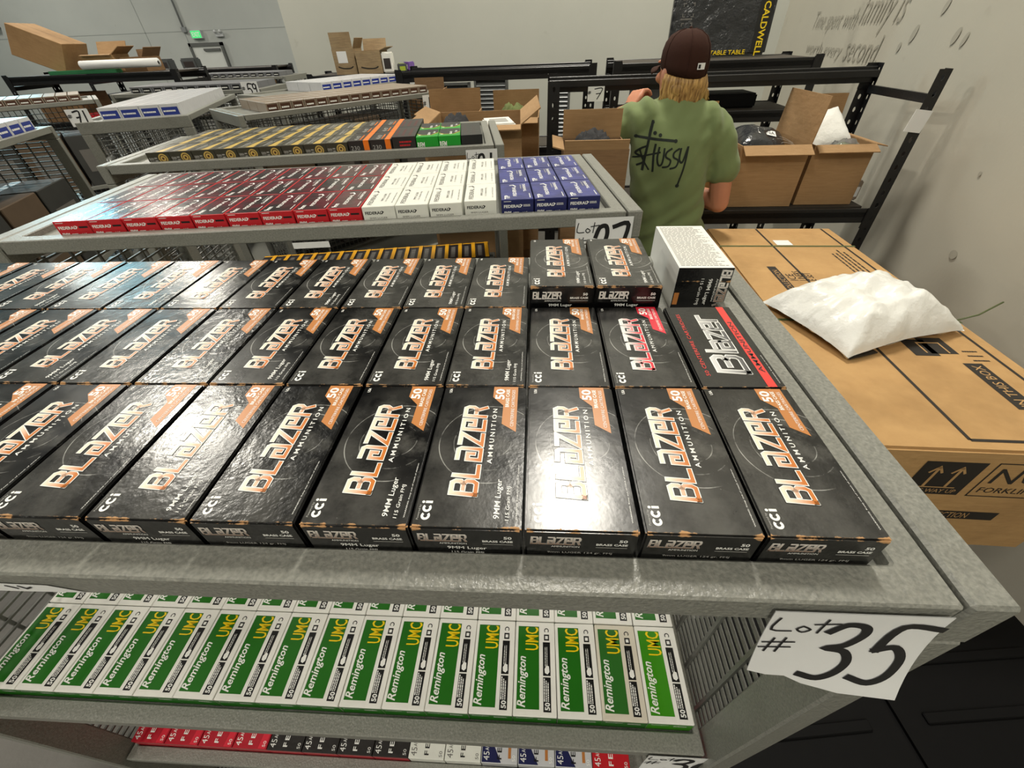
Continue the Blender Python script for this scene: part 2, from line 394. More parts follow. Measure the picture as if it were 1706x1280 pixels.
# tilt-up joints, conduit, door, exit sign on the far wall (local: origin -22,16)
simple('joint_grey', '#8f9491', 0.6)
def fw(mb, name, mat): return mb.build(name, mat, wall_far)
for jx in (-19.2, -12.25, -11.0, -6.0): fw(MB().box(jx+22-0.012, jx+22+0.012, -0.004, 0.001, 0, 9), 'panel_joint', 'joint_grey')
fw(MB().box(0, 19, -0.004, 0.001, 2.135, 2.15), 'panel_joint', 'joint_grey')
fw(MB().tube([(11.05, -0.05, 9), (11.05, -0.05, 2.2)], 0.025, 8), 'conduit', 'steel_plain'); fw(MB().box(10.98, 11.12, -0.08, 0, 2.12, 2.24), 'junction_box', 'steel_plain')
d = thing('door_1', 'pale steel exit door under the green exit sign', 'door', (-10.45, 15.97, 0)); d['kind'] = 'structure'; del d['category']
MB().box(-0.47, 0.47, -0.02, 0.03, 0, 1.78).build('leaf', 'door_paint', d); mb = MB()
for a in ((-0.54, -0.47, 0, 1.86), (0.47, 0.54, 0, 1.86), (-0.54, 0.54, 1.78, 1.86)): mb.box(a[0], a[1], -0.06, 0.03, a[2], a[3])
mb.build('frame', 'frame_dark', d); MB().box(-0.40, 0.40, -0.09, -0.02, 0.95, 1.03).build('push_bar', 'steel_plain', d); MB().box(-0.1, 0.42, -0.07, -0.02, 1.66, 1.72).build('closer', 'frame_dark', d)
e = thing('exit_sign', 'green lit exit sign mounted above the pale steel door', 'sign', (-10.6, 15.93, 1.96))
MB().box(-0.17, 0.17, -0.03, 0.07, 0, 0.2).build('housing', 'lamp_housing', e, 0.005); mb = MB().rect(-0.15, 0.15, 0.015, 0.185, (0, -0.032, 0), X, Z); mb.build('lit_face', 'exit_green', e)
MB().text('EXIT', (-0.12, -0.034, 0.045), X, Z, 0.24, 0.11, 0, 0.02).build('lettering', 'ink_white', e)
e = thing('emergency_light', 'small white twin-head emergency light beside the exit sign', 'light', (-9.9, 15.95, 1.98))
MB().box(-0.12, 0.12, -0.02, 0.05, 0, 0.09).build('case', 'lamp_housing', e, 0.01)
for sx in (-0.08, 0.08): MB().ball((sx, -0.05, 0.13), 0.045, 0.045, 0.045).build('lamp_head', 'lamp_housing', e)
wn = thing('window_1', 'tall daylight window high on the far wall', 'window', (-18.6, 15.97, 2.5)); wn['kind'] = 'structure'; del wn['category']
mb = MB()
for a in ((-1.8, -1.7, 0, 5.8), (1.7, 1.8, 0, 5.8), (-1.8, 1.8, -0.1, 0), (-1.8, 1.8, 5.7, 5.8), (-0.04, 0.04, 0, 5.7), (-1.7, 1.7, 1.86, 1.94), (-1.7, 1.7, 3.76, 3.84)): mb.box(a[0], a[1], -0.14, 0.03, a[2], a[3])
mb.build('window_frame', 'frame_dark', wn)
for i in range(2):
    for j in range(3): MB().box(-1.68+1.7*i, -0.02+1.7*i, -0.02, 0.0, 0.02+1.9*j, 1.88+1.9*j).build('pane', 'window_sky', wn)
for i, (lx, ly, pw) in enumerate(LAMPS):
    L = thing('pendant_lamp', 'long white pendant high-bay lamp hanging from the warehouse ceiling', 'lamp', (lx, ly, LAMP_Z), 0, 'high-bay lamps')
    MB().box(-0.3, 0.3, -0.6, 0.6, 0, 0.09).build('housing', 'lamp_housing', L, 0.01)
    MB().rect(-0.27, 0.27, -0.57, 0.57, (0, 0, -0.004), X, -Y).build('diffuser', 'lamp_diffuser', L)
    for sy in (-0.5, 0.5): MB().tube([(0, sy, 0.09), (0, sy, 3.0)], 0.006, 6).build('rod', 'steel_plain', L)
# faded lettering and scuffs on the right wall (local x runs from the corner towards the camera, face at y = 0 looks to -y ... )
mb = MB(); WU = Vector((1, 0, 0)); WV = Z
mb.text('Time spent with', (0.90, -0.004, 1.665), WU, WV, 0.80, 0.12, 0, -0.012, 0.35); mb.text('family is', (1.74, -0.004, 1.665), WU, WV, 0.54, 0.19, 0, -0.012, 0.35)
mb.text('worth every', (0.92, -0.004, 1.535), WU, WV, 0.72, 0.085, 0, -0.008, 0.15); mb.text('second.', (1.70, -0.004, 1.545), WU, WV, 0.48, 0.12, 0, -0.008, 0.15)
simple('faded_letters', '#a29e92', 0.7, 0, 0.1)
lt = mb.build('wall_lettering', 'faded_letters', wall_right)
simple('smudge', '#aaa699', 0.7, 0, 0.15, 30)
mb = MB()
for (a, b, r1, r2, an) in ((2.45, 1.67, 0.02, 0.035, -0.4), (2.36, 1.62, 0.015, 0.02, -0.3), (2.80, 1.665, 0.018, 0.03, -0.4), (2.87, 1.655, 0.013, 0.025, -0.4), (2.62, 1.76, 0.016, 0.03, -0.5), (3.38, 1.296, 0.008, 0.008, 0), (3.5, 1.05, 0.02, 0.016, 0)):
    mb.poly([(a+r1*math.cos(q*PI/6)*math.cos(an)-r2*math.sin(q*PI/6)*math.sin(an), b+r1*math.cos(q*PI/6)*math.sin(an)+r2*math.sin(q*PI/6)*math.cos(an)) for q in range(12)], (0, -0.003, 0), WU, WV)
mb.build('scuff_marks', 'smudge', wall_right)
# ------------------------------------------------------------------ steel carts
CW, CD, RIM = 1.068, 0.432, 1.497
def wire_mesh(name, n_y, y0, y1, z0, z1, dz, dy, x):
    mb = MB(); r = 0.0018
    z = z0
    while z < z1: mb.box(x-r, x+r, y0, y1, z-r, z+r); z += dz
    y = y0+dy/2
    while y < y1: mb.box(x-r*3.2, x-r, y-r*1.3, y+r*1.3, z0, z1); y += dy
    return mb
CARTMESH = {}
def cart_meshes():
    P = []
    pw, pd = 0.024, 0.040
    def one(nm, mb, mat, bev=0.0): P.append((nm, mb.mesh('cart_'+nm, mat, bev, 1), None))
    for (x0, y0) in ((-pw, 0.0), (-CW, 0.0), (-pw, CD-pd), (-CW, CD-pd)): one('post', MB().box(x0, x0+pw, y0, y0+pd, 0.11, RIM-0.0452), 'cart_paint', 0.002)
    for x0 in (-pw, -CW): one('side_rail', MB().box(x0, x0+pw, 0, CD, RIM-0.045, RIM), 'cart_paint', 0.002)
    for x0 in (-pw, -CW): one('lower_rail', MB().box(x0, x0+pw, pd, CD-pd, 0.15, 0.19), 'cart_paint', 0.003)
    def tray(zr, y0, y1, tag_):
        xa, xb = -CW+pw+0.004, -pw-0.004; b = 0.022; h = 0.022; bx = b if tag_ == 'tray' else 0.008
        mb = MB(); outer = [(xa, y0), (xb, y0), (xb, y1), (xa, y1)]; inner = [(xa+bx, y0+b), (xb-bx, y0+b), (xb-bx, y1-b), (xa+bx, y1-b)]
        v = [(a, c, zr) for a, c in outer]+[(a, c, zr) for a, c in inner]+[(a, c, zr-h) for a, c in outer]+[(a, c, zr-h) for a, c in inner]; f = []
        for i in range(4):
            j = (i+1) % 4; f += [(i, j, 4+j, 4+i), (8+i, 12+i, 12+j, 8+j), (i, 8+i, 8+j, j), (4+i, 4+j, 12+j, 12+i)]
        mb.add(v, f); one(tag_+'_rim', mb, 'cart_paint', 0.0014)
        one(tag_+'_panel', MB().box(xa+0.004, xb-0.004, y0+0.004, y1-0.004, zr-0.016, zr-0.010), 'cart_paint')
    tray(RIM, 0.0, CD, 'tray'); tray(1.024, 0.010, CD-0.01, 'shelf'); tray(0.664, 0.010, CD-0.01, 'shelf'); tray(0.22, 0.010, CD-0.01, 'shelf')
    for x in (-0.010, -CW+0.014): one('wire_panel', wire_mesh('w', 8, pd, CD-pd, 0.20, RIM-0.05, 0.0175, 0.052, x), 'cart_wire')
    for (x, y) in ((-0.06, 0.06), (-CW+0.06, 0.06), (-0.06, CD-0.06), (-CW+0.06, CD-0.06)):
        mb = MB().box(x-0.03, x+0.03, y-0.03, y+0.03, 0.11, 0.115).box(x-0.022, x-0.018, y-0.03, y+0.03, 0.04, 0.11).box(x+0.018, x+0.022, y-0.03, y+0.03, 0.04, 0.11)
        mw = MB().tube([(x-0.015, y, 0.05), (x+0.015, y, 0.05)], 0.05, 20); mb.add(mw.v, mw.f, 1); one('caster', mb, ['tube_steel', 'rubber'])
    P.append(('back_wire', wire_back().mesh('cart_back_wire', 'cart_wire'), 'back'))
    hx = -CW-0.07
    for q in (0, 1):
        yy = lambda a: a if q == 0 else CD-a
        P.append(('handle', MB().tube([(-CW, yy(0.07), 1.36), (hx+0.02, yy(0.07), 1.36), (hx, yy(0.075), 1.34), (hx, yy(0.085), 1.12), (hx+0.02, yy(0.08), 1.10), (-CW, yy(0.07), 1.10)], 0.011, 10).mesh('cart_handle', 'tube_steel'), 'handle'))
    return P
def wire_back():
    mb = MB(); r = 0.0018; z = 0.25
    while z < RIM-0.04: mb.box(-CW+0.024, -0.024, CD-0.012-r, CD-0.012+r, z-r, z+r); z += 0.03
    x = -CW+0.04
    while x < -0.03: mb.box(x-r, x+r, CD-0.012-r*3, CD-0.012-r, 0.25, RIM-0.04); x += 0.03
    return mb
CP_ = cart_meshes()
class Cart:
    def __init__(s, label, x, y, deg, back=True, handle=True, group='grey steel carts'):
        s.o = thing('display_cart', label, 'cart', (x, y, 0), math.radians(deg), group); s.a = math.radians(deg); s.x = x; s.y = y
        for nm, me, opt in CP_:
            if opt == 'back' and not back: continue
            if opt == 'handle' and not handle: continue
            link(nm, me, s.o)
    def at(s, lx, ly, z):
        c, q = math.cos(s.a), math.sin(s.a); return (s.x+lx*c-ly*q, s.y+lx*q+ly*c, z)
FL = RIM-0.0095       # panel height of the top tray
c35 = Cart('grey hammered-steel cart carrying the black copper-lettered cartons and lot 35 sign', 0.061, -0.022, 0, back=False, handle=False)
c27 = Cart('grey steel cart with red, white and blue cartons and lot 27 sign', -0.008, 0.592, 5.6, back=False)
c21 = Cart('grey steel cart with gold-striped, orange and green cartons behind the lot 27 cart', -0.273, 1.163, 8.0, back=False)
c19 = Cart('grey mesh cart with brown-ended cartons and number 19 sign', -0.740, 2.700, 47, back=True, handle=False)
c71 = Cart('grey mesh cart with white and blue cartons and number 71 sign', -2.109, 2.998, 110)
cL = Cart('grey mesh cart loaded with pale cartons catching cyan window glare', -2.205, 1.80, 111.5)
cB = Cart('grey mesh cart with blue-and-white cartons between number 19 and 59 carts', -1.1435, 3.625, 60, handle=False)
c59 = Cart('grey mesh cart with pale cartons and number 59 sign', -2.10, 3.30, 3, handle=False)
cF = Cart('grey mesh cart with flat pale cartons in front of the rack of brown cartons', -2.995, 2.954, 43)
cG = Cart('grey cart with small grey cartons standing farthest back before the far rack', -2.60, 4.70, -3, handle=False)

# ------------------------------------------------------------------ black copper-lettered cartons
GL = {  # squarish techno letters, unit height
 'B': [[(0, 0), (0, 1), (.72, 1), (.86, .86), (.86, .66), (.70, .53), (.32, .53)], [(.70, .53), (.90, .40), (.90, .13), (.78, 0), (0, 0)]],
 'L': [[(0, 1), (0, 0), (.80, 0)]],
 'a': [[(.02, 1), (.74, 1), (.86, .88), (.86, 0), (0, 0), (0, .56), (.46, .56), (.46, .30)]],
 'Z': [[(0, 1), (.86, 1), (0, 0), (.86, 0)]],
 'e': [[(.86, 0), (0, 0), (0, 1), (.86, 1), (.86, .46), (.40, .46), (.40, .68)]],
 'R': [[(0, 0), (0, 1), (.74, 1), (.88, .86), (.88, .62), (.74, .48), (.30, .48)], [(.56, .48), (.90, 0)]],
 'z': [[(0, .66), (.7, .66), (0, 0), (.7, 0)]], 'l': [[(.1, 1), (.1, 0)]], 'r': [[(0, 0), (0, .66), (.5, .66)]],
 'A': [[(.02, .66), (.6, .66), (.66, .6), (.66, 0), (0, 0), (0, .36), (.66, .36)]], 'E': [[(.66, 0), (0, 0), (0, .66), (.66, .66), (.66, .33), (.1, .33)]]}
ADV = {'l': .42, 'r': .78, 'z': .98, 'A': .98, 'E': .98}
def logo(mb, word, P, U, V, length, height, wd, mi, shear=0.12):
    adv = [ADV.get(c, 1.26) for c in word]; tot = sum(adv)-0.30; k = length/tot/1.0; x = 0.0
    for c, a in zip(word, adv):
        for st in GL[c]: mb.stroke([((x+p[0]+shear*p[1])*k, p[1]*height) for p in st], wd, P, U, V, mi)
        x += a
BW, BL, BH = 0.061, 0.118, 0.033
def lp(x, y, z): return Vector((x-BW/2, y-BL/2, z))   # layout coordinates measured from the front left corner of the lid
def bars(mb, P, U, V, length, n, dy, h, mi, seed=1):
    rr = random.Random(seed)
    for i in range(n):
        x = 0.0; e = length*(0.75+0.25*rr.random())
        while x < e:
            w = min(length*(0.04+0.10*rr.random()), e-x); mb.rect(x, x+w, -i*dy, -i*dy+h, P, U, V, mi); x += w+length*0.02
def cci(mb, P, U, V, h, mi):
    for x in (h*.5, h*1.45): mb.ring2((x, h*.5), h*.22, h*.5, P, U, V, mi, 18, .75, 2*PI-.75)
    mb.rect(h*2.05, h*2.35, 0, h*.78, P, U, V, mi); mb.disc((h*2.2, h*1.02), h*.17, P, U, V, mi, 10)
def black_carton(cal=True, kind='copper', H=BH):
    o = thing('black_carton', '', 'carton')
    body = {'copper': 'blazer_black', 'red': 'blazer_black', 'tall': 'blazer_tall'}[kind]
    MB().box(-BW/2, BW/2, -BL/2, BL/2, 0, H).build('carton_body', body, o, 0.0011, 2)
    z = H+0.00015; L1 = 'copper_print' if kind != 'red' else 'red_print'; pt = 'copper_patch' if kind != 'red' else 'red_patch'
    mb = MB(); U, V = Y, -X
    P = lp(0.0335, 0.0215, z); logo(mb, 'BLaZeR', P, U, V, 0.0735, 0.0145, 0.0040, 0)
    logo(mb, 'BLaZeR', P+Vector((0, 0, .0001)), U, V, 0.0735, 0.0145, 0.0033, 1); logo(mb, 'BLaZeR', P+Vector((0, 0, .0002)), U, V, 0.0735, 0.0145, 0.0022, 2)
    mb.build('logo', ['shadow_ink', 'ink_white', L1], o)
    mb = MB(); mb.poly([(0.037, 0.1175), (0.037, 0.106), (0.045, 0.0972), (0.045, 0.079), (0.055, 0.0715), (0.055, 0.1175)], lp(0, 0, z), X, Y, 0)
    mb.text('50', lp(0.0455, 0.1035, z+.0001), U, V, 0.0115, 0.0070, 1, 0.03); mb.text('BRASS CASE', lp(0.0490, 0.0955, z+.0001), U, V, 0.0190, 0.0026, 1, 0.02); mb.text('CENTERFIRE CARTRIDGES', lp(0.0530, 0.0765, z+.0001), U, V, 0.0375, 0.0022, 2)
    mb.build('corner_patch', [pt, 'ink_white', 'ink_white' if kind == 'red' else 'paper'], o)
    mb = MB(); mb.text('AMMUNITION', lp(0.0412, 0.0445, z), U, V, 0.049, 0.0031, 0, 0.01, 0, 1.5); mb.build('word_lettering', 'ink_white', o)
    mb = MB(); cci(mb, lp(0.0100, 0.0048, z), U, V, 0.0052, 0); mb.text('Powered by', lp(0.0042, 0.0050, z), U, V, 0.0095, 0.0016, 1); mb.build('maker_mark', ['ink_white', 'ink_grey'], o)
    mb = MB(); mb.text('USA', lp(0.0060, 0.1105, z), U, V, 0.0046, 0.0022, 0, 0.02); mb.build('origin_mark', 'ink_white', o); mb = MB(); mb.text('WARNING: Keep out of reach of children', lp(0.0585, 0.006, z), U, V, 0.038, 0.0010, 0)
    mb.build('fine_print', 'ink_white', o); mb = MB()
    if cal:
        mb.text('9MM Luger', lp(0.0495, 0.0065, z), U, V, 0.0265, 0.0044, 0, 0.005, 0.1); mb.text('115 Grain FMJ', lp(0.0545, 0.0055, z), U, V, 0.0225, 0.0028, 0, 0.0, 0.1)
        mb.build('caliber_lettering', 'ink_white', o)
    mb = MB(); f = -BL/2-0.00015; q = H-BH
    P = Vector((-BW/2+0.0035, f, 0.0205+q)); logo(mb, 'BLaZeR', P, X, Z, 0.0265, 0.0066, 0.0015, 0); logo(mb, 'BLaZeR', P-Y*.0001, X, Z, 0.0265, 0.0066, 0.0011, 1)
    mb.text('AMMUNITION', Vector((-BW/2+0.0145, f, 0.0172+q)), X, Z, 0.0155, 0.0016, 2); mb.text('50', Vector((0.0205, f, 0.0235+q)), X, Z, 0.0045, 0.0028, 2, 0.03)
    mb.text('BRASS CASE', Vector((0.0085, f, 0.0200+q)), X, Z, 0.0170, 0.0021, 2, 0.03); mb.rect(0.0085, 0.0255, 0.0178+q, 0.0183+q, (0, f, 0), X, Z, 3)
    if cal: mb.text('9MM Luger', Vector((-0.012, f, 0.0112+q)), X, Z, 0.0225, 0.0038, 2, 0.01); mb.text('115 Grain FMJ', Vector((-0.010, f, 0.0070+q)), X, Z, 0.0185, 0.0026, 2)
    else: mb.text('9mm LUGER 124 gr. FMJ', Vector((-0.018, f, 0.0105+q)), X, Z, 0.036, 0.0022, 3)
    mb.build('end_lettering', ['ink_grey', 'copper_front', 'ink_white', 'ink_grey'], o)
    return o
S_cal = Stock(lambda: black_carton(True)); S_plain = Stock(lambda: black_carton(False)); S_red = Stock(lambda: black_carton(False, 'red')); S_tall = Stock(lambda: black_carton(True, 'tall', 0.053))
ROWN = ['front row', 'middle row', 'back row']; PX, PYB = 0.0631, 0.1186
rc = random.Random(3)
CALS = [{3, 4, 6, 9}, {3, 4, 6, 7, 9, 11}, {4, 6, 8, 9, 11}]
for r in range(3):
    for k in range((11, 13, 14)[r]):
        if (r == 2 and k in (0,)) or (r == 1 and k == 0): continue
        x = -0.0305-k*PX+rc.uniform(-.0006, .0006)+(0.0 if r == 0 else (-0.001, -0.002)[r-1]); y = BL/2+r*PYB+rc.uniform(-.0002, .0002)
        a = math.radians(rc.uniform(-0.35, 0.35))
        nm = '%s, %s from the lot 35 sign' % (ROWN[r], ORD[k])
        if r == 2 and k in (1, 2): S_tall.put((x, y+0.003, FL), a, 'tall black carton standing proud of back row, %s the white-topped carton' % ('beside' if k == 1 else 'second from'), 'tall black cartons')
        elif r == 1 and k == 1: S_red.put((x, y, FL), a, 'black carton with red-and-white lettering and red corner patch in middle row', 'black cartons')
        else: (S_cal if k in CALS[r] else S_plain).put((x, y, FL), a, 'black ammunition carton with copper lettering, '+nm, 'black copper-lettered cartons')
# older black carton with a red stripe
o = thing('red_striped_carton', 'worn black carton with slanted silver lettering and a red stripe', 'carton', (-0.0305, BL/2+PYB, FL), math.radians(0.6))
MB().box(-BW/2, BW/2, -BL/2, BL/2, 0, BH).build('carton_body', 'blazer_plain', o, 0.0011, 2)
z = BH+0.00015
mb = MB().rect(0.0475, 0.0540, 0.0012, BL-0.0012, lp(0, 0, z), X, Y); mb.text('AMMUNITION', lp(0.0525, 0.018, z+.0001), Y, -X, 0.072, 0.0036, 1, 0.01); mb.build('stripe', ['red_stripe', 'ink_black'], o)
mb = MB()
P = lp(0.0400, 0.018, z)
logo(mb, 'B', P, Y, -X, 0.021, 0.021, 0.0050, 0, 0.1); logo(mb, 'lAzEr', P+Y*0.0255, Y, -X, 0.056, 0.0215, 0.0044, 0, 0.1)
logo(mb, 'B', P+Z*.0001, Y, -X, 0.021, 0.021, 0.0032, 1, 0.1); logo(mb, 'lAzEr', P+Y*0.0255+Z*.0001, Y, -X, 0.056, 0.0215, 0.0028, 1, 0.1); mb.build('logo', ['ink_white', 'silver_print'], o)
mb = MB().text('50 CENTERFIRE CARTRIDGES', lp(0.0105, 0.014, z), Y, -X, 0.09, 0.0030, 0); mb.text('WARNING: Keep out of reach', lp(0.0582, 0.005, z), Y, -X, 0.035, 0.0010, 1); mb.build('lettering', ['red_stripe', 'ink_white'], o)
# carton lying white side up
o = thing('white_topped_carton', 'black carton lying white printed side up at the back corner of the lot 35 cart', 'carton', (-0.008, 0.349, FL), math.radians(-1))
w2, l2, h2 = 0.0275, 0.060, 0.048
v = [(x, y, z) for z in (0, h2) for y in (-l2, l2) for x in (-w2, w2)]
MB().add(v, [(0, 1, 5, 4), (1, 3, 7, 5), (0, 2, 3, 1)], 0).add(v, [(4, 5, 7, 6), (0, 4, 6, 2), (2, 6, 7, 3)], 1).build('carton_body', ['blazer_plain', 'white_card'], o)
mb = MB(); bars(mb, Vector((-w2+0.003, l2-0.006, h2+.00015)), X, Y, 0.049, 34, 0.0033, 0.0010, 0, 4); mb.build('fine_print', 'ink_dim', o)
mb = MB(); f = -l2-0.00015
P = Vector((w2-0.0105, f, h2-0.003)); logo(mb, 'BLaZeR', P, -Z, X, 0.040, 0.0085, 0.0024, 0); logo(mb, 'BLaZeR', P-Y*.0001, -Z, X, 0.040, 0.0085, 0.0014, 1)
mb.text('AMMUNITION', Vector((w2-0.0145, f, h2-0.012)), -Z, X, 0.026, 0.0018, 2); mb.text('9MM Luger', Vector((w2-0.0235, f, h2-0.012)), -Z, X, 0.030, 0.0052, 2, 0.01); mb.text('115 Grain FMJ', Vector((w2-0.0310, f, h2-0.012)), -Z, X, 0.030, 0.0040, 2)
mb.rect(-w2+0.001, -w2+0.006, 0.006, 0.020, (0, f, 0), X, Z, 3); mb.build('end_lettering', ['ink_grey', 'copper_front', 'ink_white', 'copper_patch'], o)

# ------------------------------------------------------------------ green and white cartons on the middle shelf of the lot 35 cart
def green_carton(gmat, wmat):
    w, l, h = 0.0572, 0.1130, 0.033
    o = thing('green_carton', '', 'carton'); MB().box(-w/2, w/2, -l/2, l/2, 0, h).build('carton_body', wmat, o, 0.0008)
    z = h+.00015
    def q(x, y, dz=0): return Vector((x*w-w/2, y*l-l/2, z+dz))
    MB().rect(0.07*w, 0.60*w, 0.065*l, 0.945*l, q(0, 0), X, Y).rect(-w/2, w/2, 0, h-0.004, (0, -l/2-.00015, 0), X, Z).build('green_panel', gmat, o)
    mb = MB().text('UMC', q(0.585, 0.670, .0001), Y, -X, 0.265*l, 0.33*w, 0, 0.012); mb.build('yellow_lettering', 'yellow_ink', o)
    mb = MB().text('Remington', q(0.335, 0.080, .0001), Y, -X, 0.52*l, 0.25*w, 0, 0.016, 0.28); mb.build('script_lettering', 'ink_white', o)
    mb = MB().rect(0.695, 0.875, 0.40, 0.765, q(0, 0), X*w, Y*l, 0); mb.rect(0.695, 0.875, 0.045, 0.385, q(0, 0), X*w, Y*l, 0)
    bars(mb, q(0.735, 0.145, .0001), Y, -X, 0.23*l, 3, 0.0026, 0.0014, 1, 2); bars(mb, q(0.76, 0.50, .0001), Y, -X, 0.23*l, 2, 0.0024, 0.0009, 1, 5)
    mb.text('50', q(0.85, 0.062, .0001), Y, -X, 0.075*l, 0.12*w, 1, 0.03); mb.poly([(0.74, 0.43), (0.80, 0.415), (0.85, 0.44), (0.84, 0.50), (0.78, 0.51), (0.73, 0.47)], q(0, 0, .0001), X*w, Y*l, 1)
    mb.rect(0.725, 0.855, 0.785, 0.855, q(0, 0), X*w, Y*l, 0).rect(0.755, 0.825, 0.802, 0.838, q(0, 0, .0001), X*w, Y*l, 1)
    mb.ring2((0.79*w, 0.90*l), 0.0022, 0.0034, q(0, 0), X, Y, 0, 14, -0.7, PI+0.7); mb.build('label_strip', ['ink_black', 'ink_white'], o)
    mb = MB().rect(0.30, 0.62, 0.012, 0.055, q(0, 0), X*w, Y*l, 0); mb.rect(0.05, 0.28, 0.012, 0.040, q(0, 0), X*w, Y*l, 0); mb.build('tuck_flap', wmat, o)
    mb = MB(); mb.text('Remington', Vector((-w/2+0.004, -l/2-.0003, h-0.0105)), X, Z, 0.022, 0.0042, 0, 0, 0.2); bars(mb, Vector((0.004, -l/2-.0003, h-0.010)), X, Z, 0.02, 2, 0.003, 0.0012, 0, 8); mb.build('end_lettering', 'ink_white', o)
    return o
S_g = Stock(lambda: green_carton('green_ink', 'white_card')); S_gb = Stock(lambda: green_carton('green_bright', 'white_card')); S_gf = Stock(lambda: green_carton('green_faded', 'white_old'))
for r in range(2):
    for k in range(17):
        x = 0.022-0.0286-k*0.0581; y = 0.0135+0.0565+r*0.1145; a = math.radians(rc.uniform(-0.4, 0.4)); st = S_g
        if r == 0 and k == 0: st, lb = S_gb, 'white carton with the brightest green panel beside the wire mesh end'
        elif r == 0 and k == 1: st, lb = S_gf, 'yellowed white carton with faded green panel, second from the wire mesh end'
        else: lb = 'green and white carton with yellow letters, %s shelf row, %s from the mesh end' % (('front', 'back')[r], ORD[k])
        st.put((x, y, 1.0145), a, lb, 'green and white cartons')
# ------------------------------------------------------------------ cartons of other kinds
def fed_carton(kind, w=0.0535, l=0.1005, h=0.0285):
    """small cartons with a name along the lid and on the end"""
    K = {'red': ('red_card', 'maroon_top', 'ink_white', 'ink_white'), 'white': ('white_fed', 'white_fed', 'ink_dim', 'ink_black'), 'blue': ('navy_card', 'navy_top', 'ink_white', 'ink_white')}[kind]
    o = thing({'red': 'red_carton', 'white': 'white_carton', 'blue': 'blue_carton'}[kind], '', 'carton'); MB().box(-w/2, w/2, -l/2, l/2, 0, h).build('carton_body', K[0], o, 0.0008)
    z = h+.00015; f = -l/2-.00015
    if kind != 'white': MB().rect(-w/2+.0008, w/2-.0008, -l/2+.0008, l/2-.0008, (0, 0, z), X, Y).build('lid_panel', K[1], o)
    z += .0001; mb = MB()
    if kind == 'white':
        mb.text('FEDERAL', Vector((-0.012, -l*0.40, z)), Y, -X, l*0.62, 0.0075, 0, 0.01); mb.stroke([(l*0.30, 0.013), (l*0.38, 0.016), (l*0.36, 0.021)], 0.003, Vector((0, 0, z)), Y, -X, 0)
        mb.text('9MM LUGER', Vector((0.004, -l*0.22, z)), Y, -X, l*0.42, 0.0042, 0); mb.text('115 GRAIN FMJ', Vector((0.011, -l*0.25, z)), Y, -X, l*0.48, 0.0036, 0); mb.text('50 CARTRIDGES', Vector((0.0215, -l*0.35, z)), Y, -X, l*0.6, 0.002, 0)
    else:
        mb.text('FEDERAL', Vector((0.000, -l*0.30, z)), Y, -X, l*0.55, 0.0062, 0, 0.02); mb.stroke([(l*0.28, 0.000), (l*0.36, 0.004), (l*0.34, 0.009)], 0.003, Vector((0, 0, z)), Y, -X, 0)
        mb.text('9mm' if kind == 'red' else 'TP', Vector((-0.012, -l*0.45, z)), Y, -X, l*0.20, 0.009, 0, 0.03); mb.text('CHAMPION' if kind == 'red' else 'TRAINING', Vector((0.018, -l*0.05, z)), Y, -X, l*0.45, 0.0052, 0, 0.02)
        bars(mb, Vector((0.0225, -l*0.42, z)), Y, -X, l*0.3, 1, 0.003, 0.0016, 0, 3); bars(mb, Vector((0.010, l*0.12, z)), Y, -X, l*0.3, 2, 0.0042, 0.0016, 1, 9)
    mb.build('lid_lettering', [K[2], 'ink_grey' if kind != 'white' else K[2]], o)
    mb = MB(); mb.text('FEDERAL', Vector((-w/2+0.004, f, h*0.56)), X, Z, w*0.52, 0.0048, 0, 0.03); mb.stroke([(w*0.09, h*0.56+.001), (w*0.13, h*0.56+.0035), (w*0.09, h*0.56+.0045)], 0.0016, Vector((0, f, 0)), X, Z, 0)
    if kind == 'white': mb.text('9MM LUGER', Vector((-w*0.32, f, h*0.30)), X, Z, w*0.55, 0.0030, 1)
    else:
        if kind == 'red': mb.rect(w*0.18, w*0.44, h*0.60, h*0.70, (0, f, 0), X, Z, 2)
        else: bars(mb, Vector((w*0.18, f, h*0.68)), X, Z, w*0.26, 2, 0.002, 0.001, 1, 3)
        mb.text('9MM', Vector((-w/2+0.004, f, h*0.16)), X, Z, w*0.22, 0.0062, 0, 0.03); bars(mb, Vector((-w*0.14, f, h*0.26)), X, Z, w*0.22, 1, .002, .0016, 0, 4); mb.text('115', Vector((w*0.16, f, h*0.16)), X, Z, w*0.14, 0.0045, 0); mb.rect(-w/2+0.004, -w*0.2, h*0.90, h*0.93, (0, f, 0), X, Z, 1)
    mb.build('end_lettering', [K[3], K[2] if kind != 'white' else 'ink_dim', 'ink_black'], o)
    return o
S_fr = Stock(lambda: fed_carton('red')); S_fw = Stock(lambda: fed_carton('white')); S_fb = Stock(lambda: fed_carton('blue'))
p = 0.0553; x0 = -0.0665
for k in range(16):
    for r in range(3):
        lx = x0-p*(k+0.5)-(0.006 if k > 2 else 0)-(0.003 if k > 3 else 0); ly = 0.0245+0.051+r*0.1025
        if lx < -CW+0.075: continue
        kind = 'blue' if k < 3 else 'white' if k < 7 else 'red'; st = {'blue': S_fb, 'white': S_fw, 'red': S_fr}[kind]
        kk = k if k < 3 else k-3 if k < 7 else k-7
        st.put(c27.at(lx, ly+(0.004 if k == 3 else 0), FL), c27.a+math.radians(rc.uniform(-.6, .6)), '%s carton on lot 27 cart, %s, %s of its colour from sign' % ({'blue': 'navy blue', 'white': 'plain white', 'red': 'red and maroon'}[kind], ROWN[r], ORD[kk]), kind+' cartons on the lot 27 cart')

